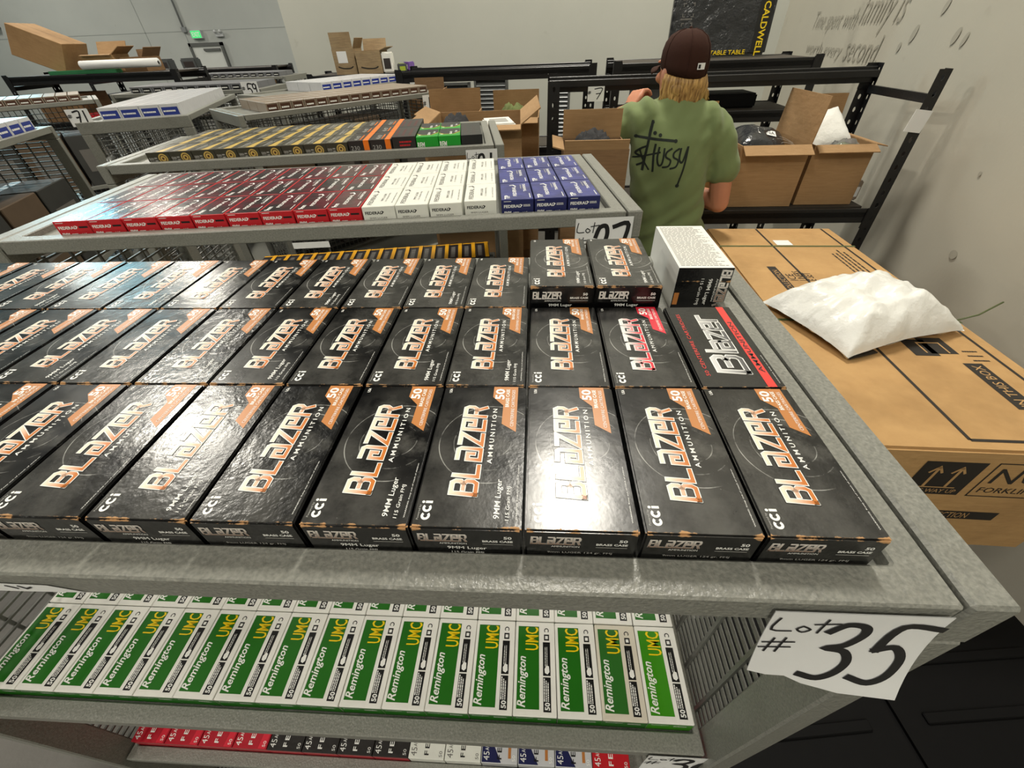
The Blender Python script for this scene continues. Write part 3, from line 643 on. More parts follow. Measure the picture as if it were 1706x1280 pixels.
def plain_carton(name, w, l, h, mats, decorate):
    o = thing(name, '', 'carton'); MB().box(-w/2, w/2, -l/2, l/2, 0, h).build('carton_body', mats, o, 0.0008)
    decorate(o, w, l, h); return o
def d_gold(o, w, l, h):
    z = h+.00015; f = -l/2-.00015
    MB().rect(-w/2+.001, w/2-.001, -l/2+.001, l/2-.001, (0, 0, z), X, Y).build('lid_panel', 'gold_top', o)
    MB().poly([(-0.004, -l/2+.002), (0.016, -l/2+.002), (0.012, l*0.15), (0.018, l/2-.002), (0.008, l/2-.002), (0.000, l*0.1)], (0, 0, z+.0001), X, Y).build('gold_band', 'gold_ink', o)
    mb = MB(); mb.text('AMERICAN', Vector((-0.008, -l*.35, z+.0001)), Y, -X, l*.6, .006, 0); bars(mb, Vector((-0.018, -l*.4, z+.0001)), Y, -X, l*.6, 1, .004, .003, 0, 6); mb.build('lid_lettering', 'ink_grey', o)
    mb = MB().disc((w*0.18, h*0.5), 0.0115, (0, f, 0), X, Z, 0, 18); mb.ring2((w*0.18, h*0.5), 0.0065, 0.0085, (0, f-.0001, 0), X, Z, 1); mb.disc((w*0.18, h*0.5), 0.003, (0, f-.0001, 0), X, Z, 1); mb.build('cartridge_emblem', ['gold_ink', 'brown_ink'], o)
    mb = MB().text('9MM', Vector((-w*.44, f, h*.3)), X, Z, w*.2, .009, 0); bars(mb, Vector((-w*.2, f, h*.5)), X, Z, w*.14, 2, .006, .003, 0, 3); mb.build('end_lettering', 'ink_grey', o)
def d_orange(o, w, l, h):
    z = h+.00015; f = -l/2-.00015
    MB().rect(w*.20, w*.45, -l/2, l/2, (0, 0, z), X, Y).rect(w*.20, w*.45, 0, h, (0, f, 0), X, Z).build('orange_band', 'orange_ink', o)
    mb = MB().text('45 ACP', Vector((-w*.05, -l*.4, z)), Y, -X, l*.5, .012, 0, .02); bars(mb, Vector((w*.08, -l*.4, z)), Y, -X, l*.7, 1, .004, .004, 1, 4); mb.text('230', Vector((-w*.4, f, h*.3)), X, Z, w*.4, .010, 0); mb.build('lettering', ['ink_grey', 'orange_ink'], o)
def d_dark(o, w, l, h):
    z = h+.00015; f = -l/2-.00015; mb = MB(); bars(mb, Vector((-w*.3, -l*.4, z)), Y, -X, l*.8, 1, .006, .007, 0, 4); bars(mb, Vector((0, -l*.4, z)), Y, -X, l*.8, 1, .006, .007, 0, 7); bars(mb, Vector((w*.3, -l*.4, z)), Y, -X, l*.8, 1, .006, .007, 0, 9)
    bars(mb, Vector((-w*.2, f, h*.6)), X, Z, w*.6, 2, .008, .004, 1, 9); mb.build('lettering', ['maroon_ink', 'red_card'], o)
def d_green(o, w, l, h):
    z = h+.00015; f = -l/2-.00015
    MB().poly([(-w/2+.001, l/2-.001), (-w/2+.001, -l*.1), (-w*.25, -l*.26), (w*.2, -l*.26), (w/2-.001, l*.02), (w/2-.001, l/2-.001)], (0, 0, z), X, Y).build('dark_panel', 'black_card', o)
    MB().stroke([(-w/2+.001, -l*.1), (-w*.25, -l*.28), (w*.2, -l*.28), (w/2-.001, l*.0)], .0022, Vector((0, 0, z+.0001)), X, Y).rect(-w*.1, w/2, h*.10, h*.26, (0, f, 0), X, Z).build('yellow_line', 'yellow_ink', o)
    mb = MB().text('50', Vector((w*.12, -l*.30, z+.0002)), Y, -X, l*.35, .007, 0, .02); mb.text('9mm', Vector((w*.36, -l*.05, z+.0002)), Y, -X, l*.2, .008, 0, .02); mb.disc((-w*.36, -l*.30), .004, (0, 0, z+.0002), X, Y); mb.text('REM', Vector((-w*.46, f, h*.22)), X, Z, w*.32, h*.4, 0, .03); mb.build('lettering', 'ink_white', o)
def d_black(o, w, l, h):
    mb = MB(); bars(mb, Vector((-w*.2, -l*.4, h+.00015)), Y, -X, l*.8, 1, .006, .010, 0, 2); bars(mb, Vector((w*.2, -l*.4, h+.00015)), Y, -X, l*.8, 1, .006, .010, 0, 3); mb.build('lettering', 'slate_ink', o)
S_gold = Stock(lambda: plain_carton('gold_banded_carton', .0575, .118, .030, 'dark_olive', d_gold)); S_or = Stock(lambda: plain_carton('orange_banded_carton', .0575, .12, .032, 'dark_card', d_orange)); S_dk = Stock(lambda: plain_carton('maroon_carton', .062, .16, .036, 'dark_card', d_dark)); S_gr = Stock(lambda: plain_carton('bright_green_carton', .0595, .115, .033, 'green_card', d_green)); S_bk = Stock(lambda: plain_carton('long_black_carton', .058, .20, .032, 'black_card', d_black))
# lot 21 cart, from the sign end
def c21put(st, lx, r, l, lb, gp, dz=0): st.put(c21.at(lx, 0.024+l/2+r*(l+0.0015), FL+dz), c21.a+math.radians(rc.uniform(-.5, .5)), lb, gp)
c21put(S_bk, -0.087, 0, .20, 'long plain black carton beside the green cartons near the lot 21 sign', 'black carton')
for r in range(2):
    c21put(S_gr, -0.147, r, .115, 'bright green carton beside the long black carton, '+ROWN[r], 'bright green cartons'); c21put(S_gr, -0.208, r, .115, 'bright green carton beside the dark maroon carton, '+ROWN[r], 'bright green cartons')
for r in range(2): c21put(S_dk, -0.271, r, .16, 'dark maroon-lettered carton between green and orange-banded cartons, '+ROWN[r], 'dark maroon cartons')
for k in range(2):
    for r in range(3): c21put(S_or, -0.333-k*.0585, r, .12, 'dark carton with an orange band, %s, %s the maroon-lettered carton' % (ROWN[r], ('next to', 'second from')[k]), 'orange-banded cartons')
for k in range(9):
    for r in range(3): c21put(S_gold, -0.4515-k*.0582, r, .118, 'dark carton with a gold band, %s, %s from the orange-banded cartons' % (ROWN[r], ORD[k]), 'gold-banded cartons')
# amber-striped cartons on the middle shelf of the lot 21 cart
def d_amber(o, w, l, h):
    z = h+.00015; f = -l/2-.00015
    MB().rect(w*.18, w*.46, -l/2, l/2, (0, 0, z), X, Y).rect(-w/2, w/2, l/2-.012, l/2-.004, (0, 0, z+.0001), X, Y).build('amber_band', 'orange_amber', o)
    mb = MB(); bars(mb, Vector((-w*.05, -l*.4, z)), Y, -X, l*.75, 1, .006, .016, 0, 5); mb.build('lettering', 'ink_dim', o)
simple('orange_amber', '#e0a31c', .35, 0, .08, 50)
S_am = Stock(lambda: plain_carton('amber_striped_carton', .0505, .15, .066, 'amber_card', d_amber))
for k in range(17): S_am.put(c21.at(-0.080-k*.0525, 0.245+0.075, 1.0145), c21.a, 'black carton with amber stripes on shelf below gold-banded cartons, %s from lot 21 sign' % ORD[k], 'amber-striped cartons')
# lowest visible shelf of the lot 35 cart
def d_45(kind):
    def dec(o, w, l, h):
        z = h+.00015; ink = 0
        if kind == 'bullet':
            MB().poly([(-w/2+.001, -l/2+.001), (w*.05, -l/2+.001), (-w/2+.001, l*.0)], (0, 0, z), X, Y).build('blue_corner', 'navy_ink', o)
            MB().poly([(w*.24, -l*.44), (w*.32, -l*.44), (w*.32, -l*.26), (w*.28, -l*.18), (w*.24, -l*.26)], (0, 0, z+.0001), X, Y).build('bullet_picture', 'copper_patch', o)
        mb = MB(); mb.text('FEDERAL', Vector((w*.06, -l*.455, z+.0001)), Y, -X, l*.62, .0085, 0, .02, 0, 1.3); mb.text('45', Vector((-w*.28, -l*.47, z+.0001)), Y, -X, l*.10, .011, 1, 0); mb.text('AUTO', Vector((-w*.30, -l*.36, z+.0001)), Y, -X, l*.15, .007, 1); mb.text('50', Vector((w*.44, -l*.47, z+.0001)), Y, -X, l*.07, .006, 1)
        dark = kind in ('white', 'bullet'); mb.build('lettering', ['ink_black' if dark else 'ink_white', 'ink_white' if kind == 'bullet' else 'ink_dim' if dark else 'ink_white'], o)
        if kind == 'dark': MB().rect(-w/2, w/2, 0, h-.003, (0, -l/2-.00015, 0), X, Z).build('red_end', 'crimson_card', o)
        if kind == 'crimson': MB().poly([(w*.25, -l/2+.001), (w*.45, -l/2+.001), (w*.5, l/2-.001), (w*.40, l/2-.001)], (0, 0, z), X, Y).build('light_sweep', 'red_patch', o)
    return dec
S45 = {k: Stock(lambda k=k, m=m: plain_carton({'red':'red_box_carton','bullet':'bullet_picture_carton','white':'white_box_carton','dark':'dark_box_carton','crimson':'crimson_carton'}[k],   .0675, .125, .036, m, d_45(k))) for k, m in (('red', 'red_card'), ('bullet', 'pale_card'), ('white', 'white_fed'), ('dark', 'dark_card'), ('crimson', 'crimson_card'))}
seq = ['red']+['bullet']*3+['white']*2+['dark']*4+['crimson']*4
nm = {'red': 'bright red', 'bullet': 'white and navy bullet-picture', 'white': 'plain white', 'dark': 'dark maroon', 'crimson': 'crimson'}; cnt = {}
for k, kd in enumerate(seq):
    cnt[kd] = cnt.get(kd, 0)+1
    S45[kd].put((-0.0388-k*.069, 0.0735, 0.6545), 0, '%s carton on the lowest shelf, %s from the lot 36 sign' % (nm[kd], ORD[k]), 'cartons on the lowest shelf')
# far carts: small cartons with labelled ends
def d_end(mat, u0, u1, v0, v1):
    def dec(o, w, l, h):
        for f, U in ((-l/2-.0002, X), (l/2+.0002, -X)):
            mb = MB().rect(u0*w, u1*w, v0*h, v1*h, (0, f, 0), U, Z, 0); bars(mb, Vector((0, f, 0))+U*(u0*w+.004)+Vector((0, -.0002 if f < 0 else .0002, (v0+v1)/2*h-.003)), U, Z, (u1-u0)*w*.75, 1, .002, .006, 1, 2); mb.build('end_label', [mat, 'ink_white'], o)
    return dec
S_bl = Stock(lambda: plain_carton('blue_label_carton', .078, .12, .05, 'pale_card', d_end('label_blue', -.42, .42, .15, .75))); S_br = Stock(lambda: plain_carton('brown_ended_carton', .056, .118, .04, 'brown_card', d_end('brown_ink', -.40, .40, .1, .85))); S_gy = Stock(lambda: plain_carton('grey_carton', .075, .12, .045, 'grey_card', d_end('ink_black', -.35, .35, .2, .8)))
S_bl90 = Stock(lambda: plain_carton('blue_label_carton', .078, .112, .05, 'pale_card', d_end('label_blue', -.42, .42, .15, .75)))
def fill(c, st, nx, ny, px, py, x0, y0, lab, gp, along=False):
    for i in range(nx):
        for j in range(ny):
            lx = x0-i*px; ly = y0+j*py
            st.put(c.at(lx, ly, FL), c.a+(PI/2 if along else 0)+math.radians(rc.uniform(-.5, .5)), lab(i, j), gp)
# number 71 cart: carton ends face the near short end
fill(c71, S_bl90, 8, 4, .1135, .0795, -0.128, .085, lambda i, j: 'white carton with blue end label, number 71 cart, %s row from sign, %s across' % (ORD[7-i], ORD[j]), 'white and blue cartons on the number 71 cart', True)
fill(c19, S_br, 15, 3, .0585, .120, -0.085, .085, lambda i, j: 'small brown-ended carton on the number 19 cart, %s, %s from its sign' % (ROWN[j], ORD[i]), 'brown-ended cartons')
fill(cL, S_bl, 11, 3, .081, .1225, -0.10, .09, lambda i, j: 'pale blue-labelled carton on window-lit cart, %s from far end, %s row' % (ORD[i], ORD[j]), 'pale cartons in the window glare')
fill(cB, S_bl, 8, 3, .082, .1225, -0.12, .09, lambda i, j: 'white blue-labelled carton on cart behind number 19, %s, %s from wall end' % (ROWN[j], ORD[i]), 'white and blue cartons behind number 19')
fill(c59, S_gy, 11, 3, .079, .121, -0.10, .09, lambda i, j: 'grey-topped carton on the number 59 cart, %s, %s from its sign' % (ROWN[j], ORD[i]), 'grey cartons on the number 59 cart')
fill(cF, S_br, 14, 3, .060, .121, -0.11, .09, lambda i, j: 'flat brown carton on cart before brown-carton rack, %s, %s from number 59 cart' % (ROWN[j], ORD[i]), 'flat brown cartons')
fill(cG, S_gy, 11, 2, .079, .125, -0.10, .09, lambda i, j: 'small grey carton on the farthest cart, %s, %s from the wall corner' % (ROWN[j], ORD[i]), 'grey cartons on the farthest cart')
# stock cartons added to the mesh carts to block light and darken their insides
simple('stock_dark', '#3a3a38', .6, 0, .2, 15); simple('stock_brown', '#5a4a3a', .7, 0, .2, 15)
def stock(n):
    o = thing('added_stock_carton', '', 'carton'); MB().box(-.115, .115, -.165, .165, 0, .30).build('carton_body', ('stock_dark', 'stock_brown')[n], o, .003); MB().rect(-.08, .08, .09, .22, (0, -.1655, 0), X, Z).build('label', 'ink_dim', o); MB().rect(-.115, .115, -.02, .02, (0, 0, .3004), X, Y).build('tape', 'brown_ink', o); return o
S_st = [Stock(lambda: stock(0)), Stock(lambda: stock(1))]
for c, nm_, en in ((cL, 'window-lit', 'handle'), (c71, 'number 71', 'handle'), (c19, 'number 19', 'sign'), (cB, 'blue-carton', 'wall'), (cF, 'flat-brown-carton', 'handle')):
    for i in range(4):
        k = ORD[3-i] if en == 'handle' else ORD[i]
        S_st[i % 2].put(c.at(-.165-i*.245, .215, 1.0147), c.a, '%s added stock carton, middle shelf of the %s cart, %s from its %s end' % (('dark grey', 'dark brown')[i % 2], nm_, k, en), 'added stock cartons in the mesh carts')
        S_st[(i+1) % 2].put(c.at(-.165-i*.245, .215, .2107), c.a, '%s added stock carton, bottom shelf of the %s cart, %s from its %s end' % (('dark brown', 'dark grey')[i % 2], nm_, k, en), 'added stock cartons in the mesh carts')
# ------------------------------------------------------------------ handwritten paper signs
DG = {'1': [[(.30, 1), (.26, .5), (.22, 0)]], '2': [[(.02, .72), (.16, .95), (.42, .98), (.50, .76), (.34, .42), (.02, .03)], [(.02, .03), (.34, .06), (.64, .03)]],
 '3': [[(.06, .86), (.24, 1), (.50, .97), (.56, .82), (.40, .62), (.16, .55), (.44, .50), (.56, .32), (.46, .12), (.22, .0), (-.06, .04)]],
 '4': [[(.12, 1), (.06, .5), (.52, .5)], [(.46, 1), (.40, 0)]], '5': [[(.78, .98), (.26, 1.0), (.12, .56)], [(.12, .56), (.38, .62), (.56, .42), (.50, .14), (.26, .0), (-.04, .06)]],
 '6': [[(.50, .97), (.20, .72), (.04, .32), (.20, .02), (.46, .10), (.50, .34), (.26, .48), (.08, .32)]], '7': [[(.02, .96), (.62, .98), (.24, .0)], [(.16, .50), (.50, .54)]],
 '9': [[(.50, .84), (.30, 1), (.08, .84), (.14, .60), (.38, .60), (.50, .82)], [(.50, .90), (.46, .45), (.42, 0)]]}
def sign(num, label, loc, rz, w, h, lot=True, tilt=0.0, curl=0.008, ink=0.075, shear=0.0, tear=0.0):
    o = thing('lot_sign', label, 'sign', loc, rz); n = 8; mb = MB(); v = []
    def cv(x, z): return -curl*((-z/h)**2)*(0.55+0.45*x/w)-0.0008
    for k in (0, 1):
        for j in range(n+1):
            for i in range(n+1):
                x = w*i/n; z = -h*j/n*(1-tear*max(0, 1-1.6*i/n)-(0.25*tear if (j == n and i == 2) else 0)); v.append((x+shear*z, cv(x, z)+k*0.0004, z))
    f = []
    for j in range(n):
        for i in range(n):
            a = j*(n+1)+i; b = (n+1)**2
            f.append((a, a+n+1, a+n+2, a+1)); f.append((a+b, a+1+b, a+n+2+b, a+n+1+b))
    MB().add(v, f, 0, True).build('paper_sheet', 'paper', o)
    mb = MB(); k = len(num); x0 = w*(0.36 if lot else 0.30 if k > 1 else 0.40); s = (w*0.95-x0)/(0.72*k); dh = h*0.70
    def st(pts, wd, sub=5): mb.stroke(pts, wd, (0, 0, 0), X, Z, 0, sub)
    for i, c in enumerate(num):
        for g in DG[c]: st([(x0+s*(0.76*i+p[0]), -h*0.14-dh+dh*p[1]) for p in g], w*ink, 5)
    if lot:
        u = w*0.05; q = -h*0.08; e = w*0.016
        for g in ([(0, 0), (-.02, -.16), (.10, -.17)], [(.16, -.10), (.13, -.14), (.17, -.18), (.21, -.14), (.16, -.10)], [(.28, 0), (.26, -.18)], [(.22, -.07), (.36, -.05)]): st([(u+a*w, q+b*h) for a, b in g], e, 3)
        for g in ([(.03, -.28), (.0, -.46)], [(.10, -.27), (.07, -.46)], [(-.03, -.34), (.16, -.32)], [(-.04, -.41), (.15, -.39)]): st([(u+a*w, q+b*h) for a, b in g], e, 2)
    elif k <= 2:
        e = w*0.03
        for g in ([(.08, -.30), (.05, -.50)], [(.14, -.30), (.11, -.50)], [(.02, -.36), (.19, -.35)], [(.01, -.44), (.18, -.43)]): st([(a*w, b*h) for a, b in g], e, 2)
    mb.v = [(x+shear*z, cv(x, z)-0.0005, z) for x, y, z in mb.v]
    mb.build('handwriting', 'marker', o); return o
sign('35', 'white paper sign reading lot 35 taped to the front rail corner', (-0.058, -0.0235, 1.491), 0, 0.088, 0.088, True, 0, 0.014, 0.062, -0.10, 0.16)
sign('27', 'white paper sign reading lot 27 taped below blue cartons', c27.at(-0.111, -0.0012, 1.489), c27.a, 0.096, 0.09, True, 0, 0.003)
sign('21', 'white paper sign reading lot 21 behind the white cartons', c21.at(-0.106, -0.0012, 1.488), c21.a, 0.086, 0.085, True, 0, 0.003)
sign('36', 'white paper sign reading lot 36 on the middle shelf edge', (-0.036, -0.0135, 1.021), 0, 0.098, 0.09, True, 0, 0.004, 0.07)
sign('19', 'white paper sign reading 19 hanging from the brown-carton cart', c19.at(-0.115, -0.0012, 1.487), c19.a, 0.098, 0.095, False, 0, 0.004, 0.055)
sign('71', 'white paper sign reading 71 at the end of a mesh cart', (-2.165, 1.852, 1.545), math.radians(20), 0.082, 0.062, False, 0, 0.003, 0.07)
sign('59', 'white paper sign reading 59 on a pale-carton cart', c59.at(-0.125, -0.002, 1.540), c59.a, 0.115, 0.095, False, 0, 0.004, 0.07)
# torn price strip on the front rail
o = tag(MB().add([(0, 0, 0), (.055, 0, -.001), (.075, 0, -.009), (.03, 0, -.0105), (0, 0, -.011)], [(0, 4, 3, 2, 1)]).stroke([(.028, -.003), (.033, -.006)], .0015, (0, -.0003, 0), X, Z, 1).stroke([(.036, -.003), (.039, -.006), (.043, -.004)], .0015, (0, -.0003, 0), X, Z, 1).build('tape_strip', ['paper', 'marker'], None, 0, 1, (-0.522, -0.0228, 1.487)), 'torn white tape strip with smudged ink on the front rail', 'tape')
o = tag(MB().box(0, 0.06, -0.0004, 0, -0.010, 0).build('tape_strip', 'paper', None, 0, 1, c27.at(-0.58, -0.0015, 1.473), (0, 0, c27.a)), 'white tape strip stuck on the lot 27 rail', 'tape')

# ------------------------------------------------------------------ black boltless racks
def perf(mb, P, U, wd, z0, z1, pitch=0.05):
    P = Vector(P); U = Vector(U); n = max(1, int((z1-z0)/pitch)); p = (z1-z0)/n
    hole = [(.5+.17*math.cos(a)*(1.0 if math.sin(a) > -.2 else .75), .5+.26*math.sin(a)) for a in [PI/8+PI/4*i for i in range(8)]]
    outer = [(1, .5), (1, 1), (.5, 1), (0, 1), (0, .5), (0, 0), (.5, 0), (1, 0)]
    hole = [(.5+.13*math.cos(a), .5+.21*math.sin(a)) for a in [PI/4*i for i in range(8)]]
    for k in range(n):
        v = [P+U*(a*wd)+Z*(z0+(k+b)*p) for a, b in outer]+[P+U*(a*wd)+Z*(z0+(k+b)*p) for a, b in hole]
        mb.add(v, [(i, (i+1) % 8, 8+(i+1) % 8, 8+i) for i in range(8)])
_pm = {}
def post_mesh(sx, sy, H):
    k = (sx, sy, round(H, 3))
    if k not in _pm:
        mb = MB(); perf(mb, (0, 0, 0), (sx, 0, 0), 0.046, 0, H); perf(mb, (0, 0.0005*sy, 0), (0, sy, 0), 0.040, 0, H); _pm[k] = mb.mesh('post', 'rack_black')
    return _pm[k]
def rack(label, x, y, deg, w, d, H, top=('F', 'B'), shelves=(), topboard=False, board='shelf_board'):
    o = thing('storage_rack', label, 'rack', (x, y, 0), math.radians(deg), 'black storage racks')
    for (px, py, sx, sy) in ((0, 0, 1, 1), (w, 0, -1, 1), (0, d, 1, -1), (w, d, -1, -1)):
        p = link('post', post_mesh(sx, sy, H), o, (px, py, 0)); m = p.modifiers.new('thickness', 'SOLIDIFY'); m.thickness = 0.002; m.offset = 0
        MB().box(px-0.03*(sx < 0)-0.01*(sx > 0), px+0.03*(sx > 0)+0.01*(sx < 0), py-0.03*(sy < 0)-0.01*(sy > 0), py+0.03*(sy > 0)+0.01*(sy < 0), 0, 0.006).build('foot_plate', 'rack_black', o)
    def beam(yy, sgn, z):
        mb = MB().box(0.004, w-0.004, min(yy, yy+sgn*0.012), max(yy, yy+sgn*0.012), z-0.062, z); mb.box(0.004, w-0.004, min(yy, yy+sgn*0.040), max(yy, yy+sgn*0.040), z-0.040, z-0.012)
        mb.build('beam', 'rack_black', o, 0.0025)
        for cx in (0.003, w-0.049): MB().box(cx, cx+0.046, min(yy-sgn*0.004, yy), max(yy-sgn*0.004, yy), z-0.085, z+0.004).build('beam_connector', 'rack_black', o)
    for t_ in top: beam(0.004 if t_ == 'F' else d-0.004, 1 if t_ == 'F' else -1, H-0.012)
    for z in shelves:
        beam(0.004, 1, z); beam(d-0.004, -1, z); MB().box(0.05, w-0.05, 0.046, d-0.046, z-0.014, z-0.002).build('shelf_board', board, o)
    if topboard: MB().box(0.05, w-0.05, 0.046, d-0.046, H-0.026, H-0.014).build('shelf_board', board, o)
    for cx in (0.0, w-0.02):
        for z in (H-0.08, H*0.30): MB().box(cx+0.002, cx+0.018, 0.03, d-0.03, z-0.03, z).build('side_brace', 'rack_black', o)
    return o
HA = 1.578
rack('black perforated rack around the person, holding open brown cartons', -0.141, 1.90, -1.0, 1.49, 0.45, HA, ('B',), (1.078, 0.55))
rack('black rack behind the person with a black plastic-wrapped package on top', 0.262, 2.95, -1.5, 1.16, 0.45, 1.590, ('F', 'B'), (1.33, 0.8), True)
rack('black rack with number 47 sign beside the wall', -1.140, 3.30, -1.0, 1.34, 0.45, 1.572, ('F', 'B'), (1.10, 0.55))
rack('black rack with brown mailing cartons on its top shelf', -2.06, 3.98, 0, 0.86, 0.42, 1.535, ('F', 'B'), (0.9,), True)
rack('black rack stacked with brown cartons, green box and white roll', -4.75, 4.05, 2, 1.52, 0.45, 1.600, ('F', 'B'), (1.25, 0.7), True)
rack('black rack topped with small dark cartons before the exit door', -5.2, 5.35, 3, 2.15, 0.45, 1.560, ('F', 'B'), (1.36, 0.7), True)
sign('7', 'white paper sign reading 7 on the rack beam near the person', (0.020, 1.935, 1.556), 0, 0.066, 0.05, False, 0, 0.002, 0.05)
sign('47', 'white paper sign reading 47 on the rack post', (-1.045, 3.29, 1.503), 0, 0.085, 0.074, False, 0, 0.002, 0.06)
o = tag(MB().box(0, 0.066, -0.002, 0, -0.075, 0).build('tag_card', 'paper', None, 0, 1, (1.285, 1.868, 1.455), (0, 0.12, 0)), 'white tag card taped to the rack post by the wall', 'tag')

# ------------------------------------------------------------------ open brown cartons
def open_carton(label, loc, rz, w, d, h, flaps, mat='cardboard', group='open brown cartons', cat='carton', fm=None):
    o = thing('cardboard_carton', label, cat, loc, rz, group); t = 0.004; mb = MB()
    mb.box(-w/2, w/2, -d/2, d/2, 0, t).box(-w/2, w/2, -d/2, -d/2+t, t, h).box(-w/2, w/2, d/2-t, d/2, t, h).box(-w/2, -w/2+t, -d/2+t, d/2-t, t, h).box(w/2-t, w/2, -d/2+t, d/2-t, t, h)
    mb.build('carton_body', mat, o)
    for sd, (ang, ln) in flaps.items():
        L = w if sd in 'FB' else d; a = math.radians(ang); m = MB().box(-L/2+0.003, L/2-0.003, -t/2, t/2, 0, ln)
        rx = Matrix.Rotation(a, 4, 'X')          # tips towards -y (outwards for the front)
        q = {'F': 0, 'B': PI, 'L': -PI/2, 'R': PI/2}[sd]
        m.xf(Matrix.Rotation(q, 4, 'Z') @ Matrix.Translation((0, -(d/2 if sd in 'FB' else w/2)+t/2, h)) @ rx)
        m.build('flap', fm or mat, o)
    return o
def closed_carton(label, loc, rz, w, d, h, mat='cardboard', group='closed brown cartons', tape=True):
    o = thing('cardboard_carton', label, 'carton', loc, rz, group); MB().box(-w/2, w/2, -d/2, d/2, 0, h).build('carton_body', mat, o, 0.003)
    MB().rect(-w/2, w/2, -0.002, 0.002, (0, 0, h+.0004), X, Y).build('seam', 'carton_ink', o)
    return o
SH = 1.0785
c_b1 = open_carton('open brown carton holding a black shirt package beside the person', (0.842, 2.115, SH), math.radians(-1), 0.285, 0.36, 0.250, {'F': (118, 0.06), 'R': (4, 0.17)})
c_b2 = open_carton('open brown carton holding white padded envelopes beside the wall-side post', (1.136, 2.115, SH), math.radians(-1), 0.250, 0.33, 0.243, {'F': (115, 0.05), 'R': (100, 0.05), 'B': (6, 0.15)})
c_b3 = open_carton('open brown carton hidden behind the person on the rack shelf', (0.552, 2.13, SH), math.radians(-1), 0.262, 0.34, 0.245, {'F': (112, 0.08), 'B': (4, 0.13)}, 'cardboard_tan')
c_b0 = open_carton('tall open brown carton with dark gear left of the person', (0.018, 1.575, 0.66), math.radians(-1), 0.220, 0.22, 0.760, {'F': (12, 0.03), 'B': (0, 0.09), 'L': (75, 0.04)}, 'cardboard_dark', fm='cardboard')
closed_carton('plain brown carton standing on the floor under the tall open carton', (0.018, 1.575, 0), math.radians(-1), 0.22, 0.22, 0.659, 'cardboard_dark')
c_c1 = open_carton('wide open brown carton with black bag and white box behind the green cartons', (-0.435, 1.90, 0.76), math.radians(2), 0.37, 0.42, 0.705, {'F': (100, 0.05), 'R': (55, 0.09), 'L': (70, 0.06)}, 'cardboard')
closed_carton('plain brown carton on the floor under the wide open carton', (-0.435, 1.90, 0), math.radians(2), 0.40, 0.44, 0.759, 'cardboard_dark')
c_c2 = open_carton('open brown carton with tall back flap under the number 47 beam', (-0.62, 2.38, 0.76), math.radians(1), 0.28, 0.30, 0.670, {'B': (2, 0.09), 'F': (110, 0.06), 'L': (60, 0.03)}, 'cardboard')
closed_carton('brown carton on the floor under the carton with tall back flap', (-0.62, 2.38, 0), math.radians(1), 0.28, 0.30, 0.759, 'cardboard_dark')
c_c3 = open_carton('open brown carton of olive clothing under the rack beam', (-0.30, 2.40, 0.76), math.radians(-1), 0.25, 0.30, 0.655, {'B': (2, 0.09), 'F': (105, 0.06)}, 'cardboard')
closed_carton('brown carton on the floor under the carton of olive clothing', (-0.30, 2.40, 0), math.radians(-1), 0.25, 0.30, 0.759, 'cardboard_dark')
c_c4 = open_carton('dark open carton of black gear beside the number 19 sign', (-0.90, 3.12, 0.90), 0, 0.20, 0.22, 0.53, {'B': (2, 0.10), 'R': (20, 0.05)}, 'cardboard_dark')
closed_carton('brown carton on the floor under the dark open carton', (-0.90, 3.12, 0), 0, 0.20, 0.22, 0.899, 'cardboard_dark')
# mailing cartons on the far rack top
TB = 1.5215
def mailer(label, loc, w, d, h, flaps, lab=False):
    o = open_carton(label, loc, 0.02, w, d, h, flaps, 'cardboard_old', 'mailing cartons')
    MB().stroke([(-w*.33, h*.30), (-w*.1, h*.24), (w*.2, h*.24), (w*.34, h*.30)], .008, (0, -d/2-.0006, 0), X, Z, 0, 4).build('smile_mark', 'carton_ink', o)
    if lab: MB().rect(-w*.3, w*.15, h*.45, h*.9, (0, -d/2-.0006, 0), X, Z).build('label', 'paper', o)
    return o
mailer('brown mailing carton with upright flap and white label', (-1.745, 4.16, TB), 0.175, 0.22, 0.165, {'F': (0, 0.10), 'R': (25, 0.07)}, True)
mailer('brown mailing carton with crumpled open flaps', (-1.545, 4.16, TB), 0.20, 0.24, 0.145, {'B': (20, 0.08), 'R': (70, 0.06)})
def pack(name, label, loc, rz, w, d, h, mat, mat2, cat='package', tilt=(0, 0)):
    o = thing(name, label, cat, loc, rz); o.rotation_euler = (tilt[0], tilt[1], rz)
    MB().box(-w/2, w/2, -d/2, d/2, 0, h).build('body', mat, o, min(w, d, h)*0.12, 2)
    mb = MB().rect(-w*.32, w*.32, h*.2, h*.7, (0, -d/2-.0008, 0), X, Z); mb.rect(-w*.3, w*.3, -d*.25, d*.25, (0, 0, h+.0008), X, Y); mb.build('label', mat2, o); return o
pack('white_package', 'upright white package with dark print beside the mailing cartons', (-1.395, 4.08, TB), 0, 0.085, 0.07, 0.135, 'white_card', 'slate_ink')
pack('clutter_package', 'lime-edged small packet on the mailing-carton rack', (-1.31, 4.16, TB), 0.3, 0.07, 0.16, 0.055, 'bin_grey', 'lime_pack')
pack('clutter_package', 'purple small packet lying on the mailing-carton rack', (-1.29, 4.32, TB), -0.4, 0.06, 0.09, 0.06, 'purple_pack', 'white_card')
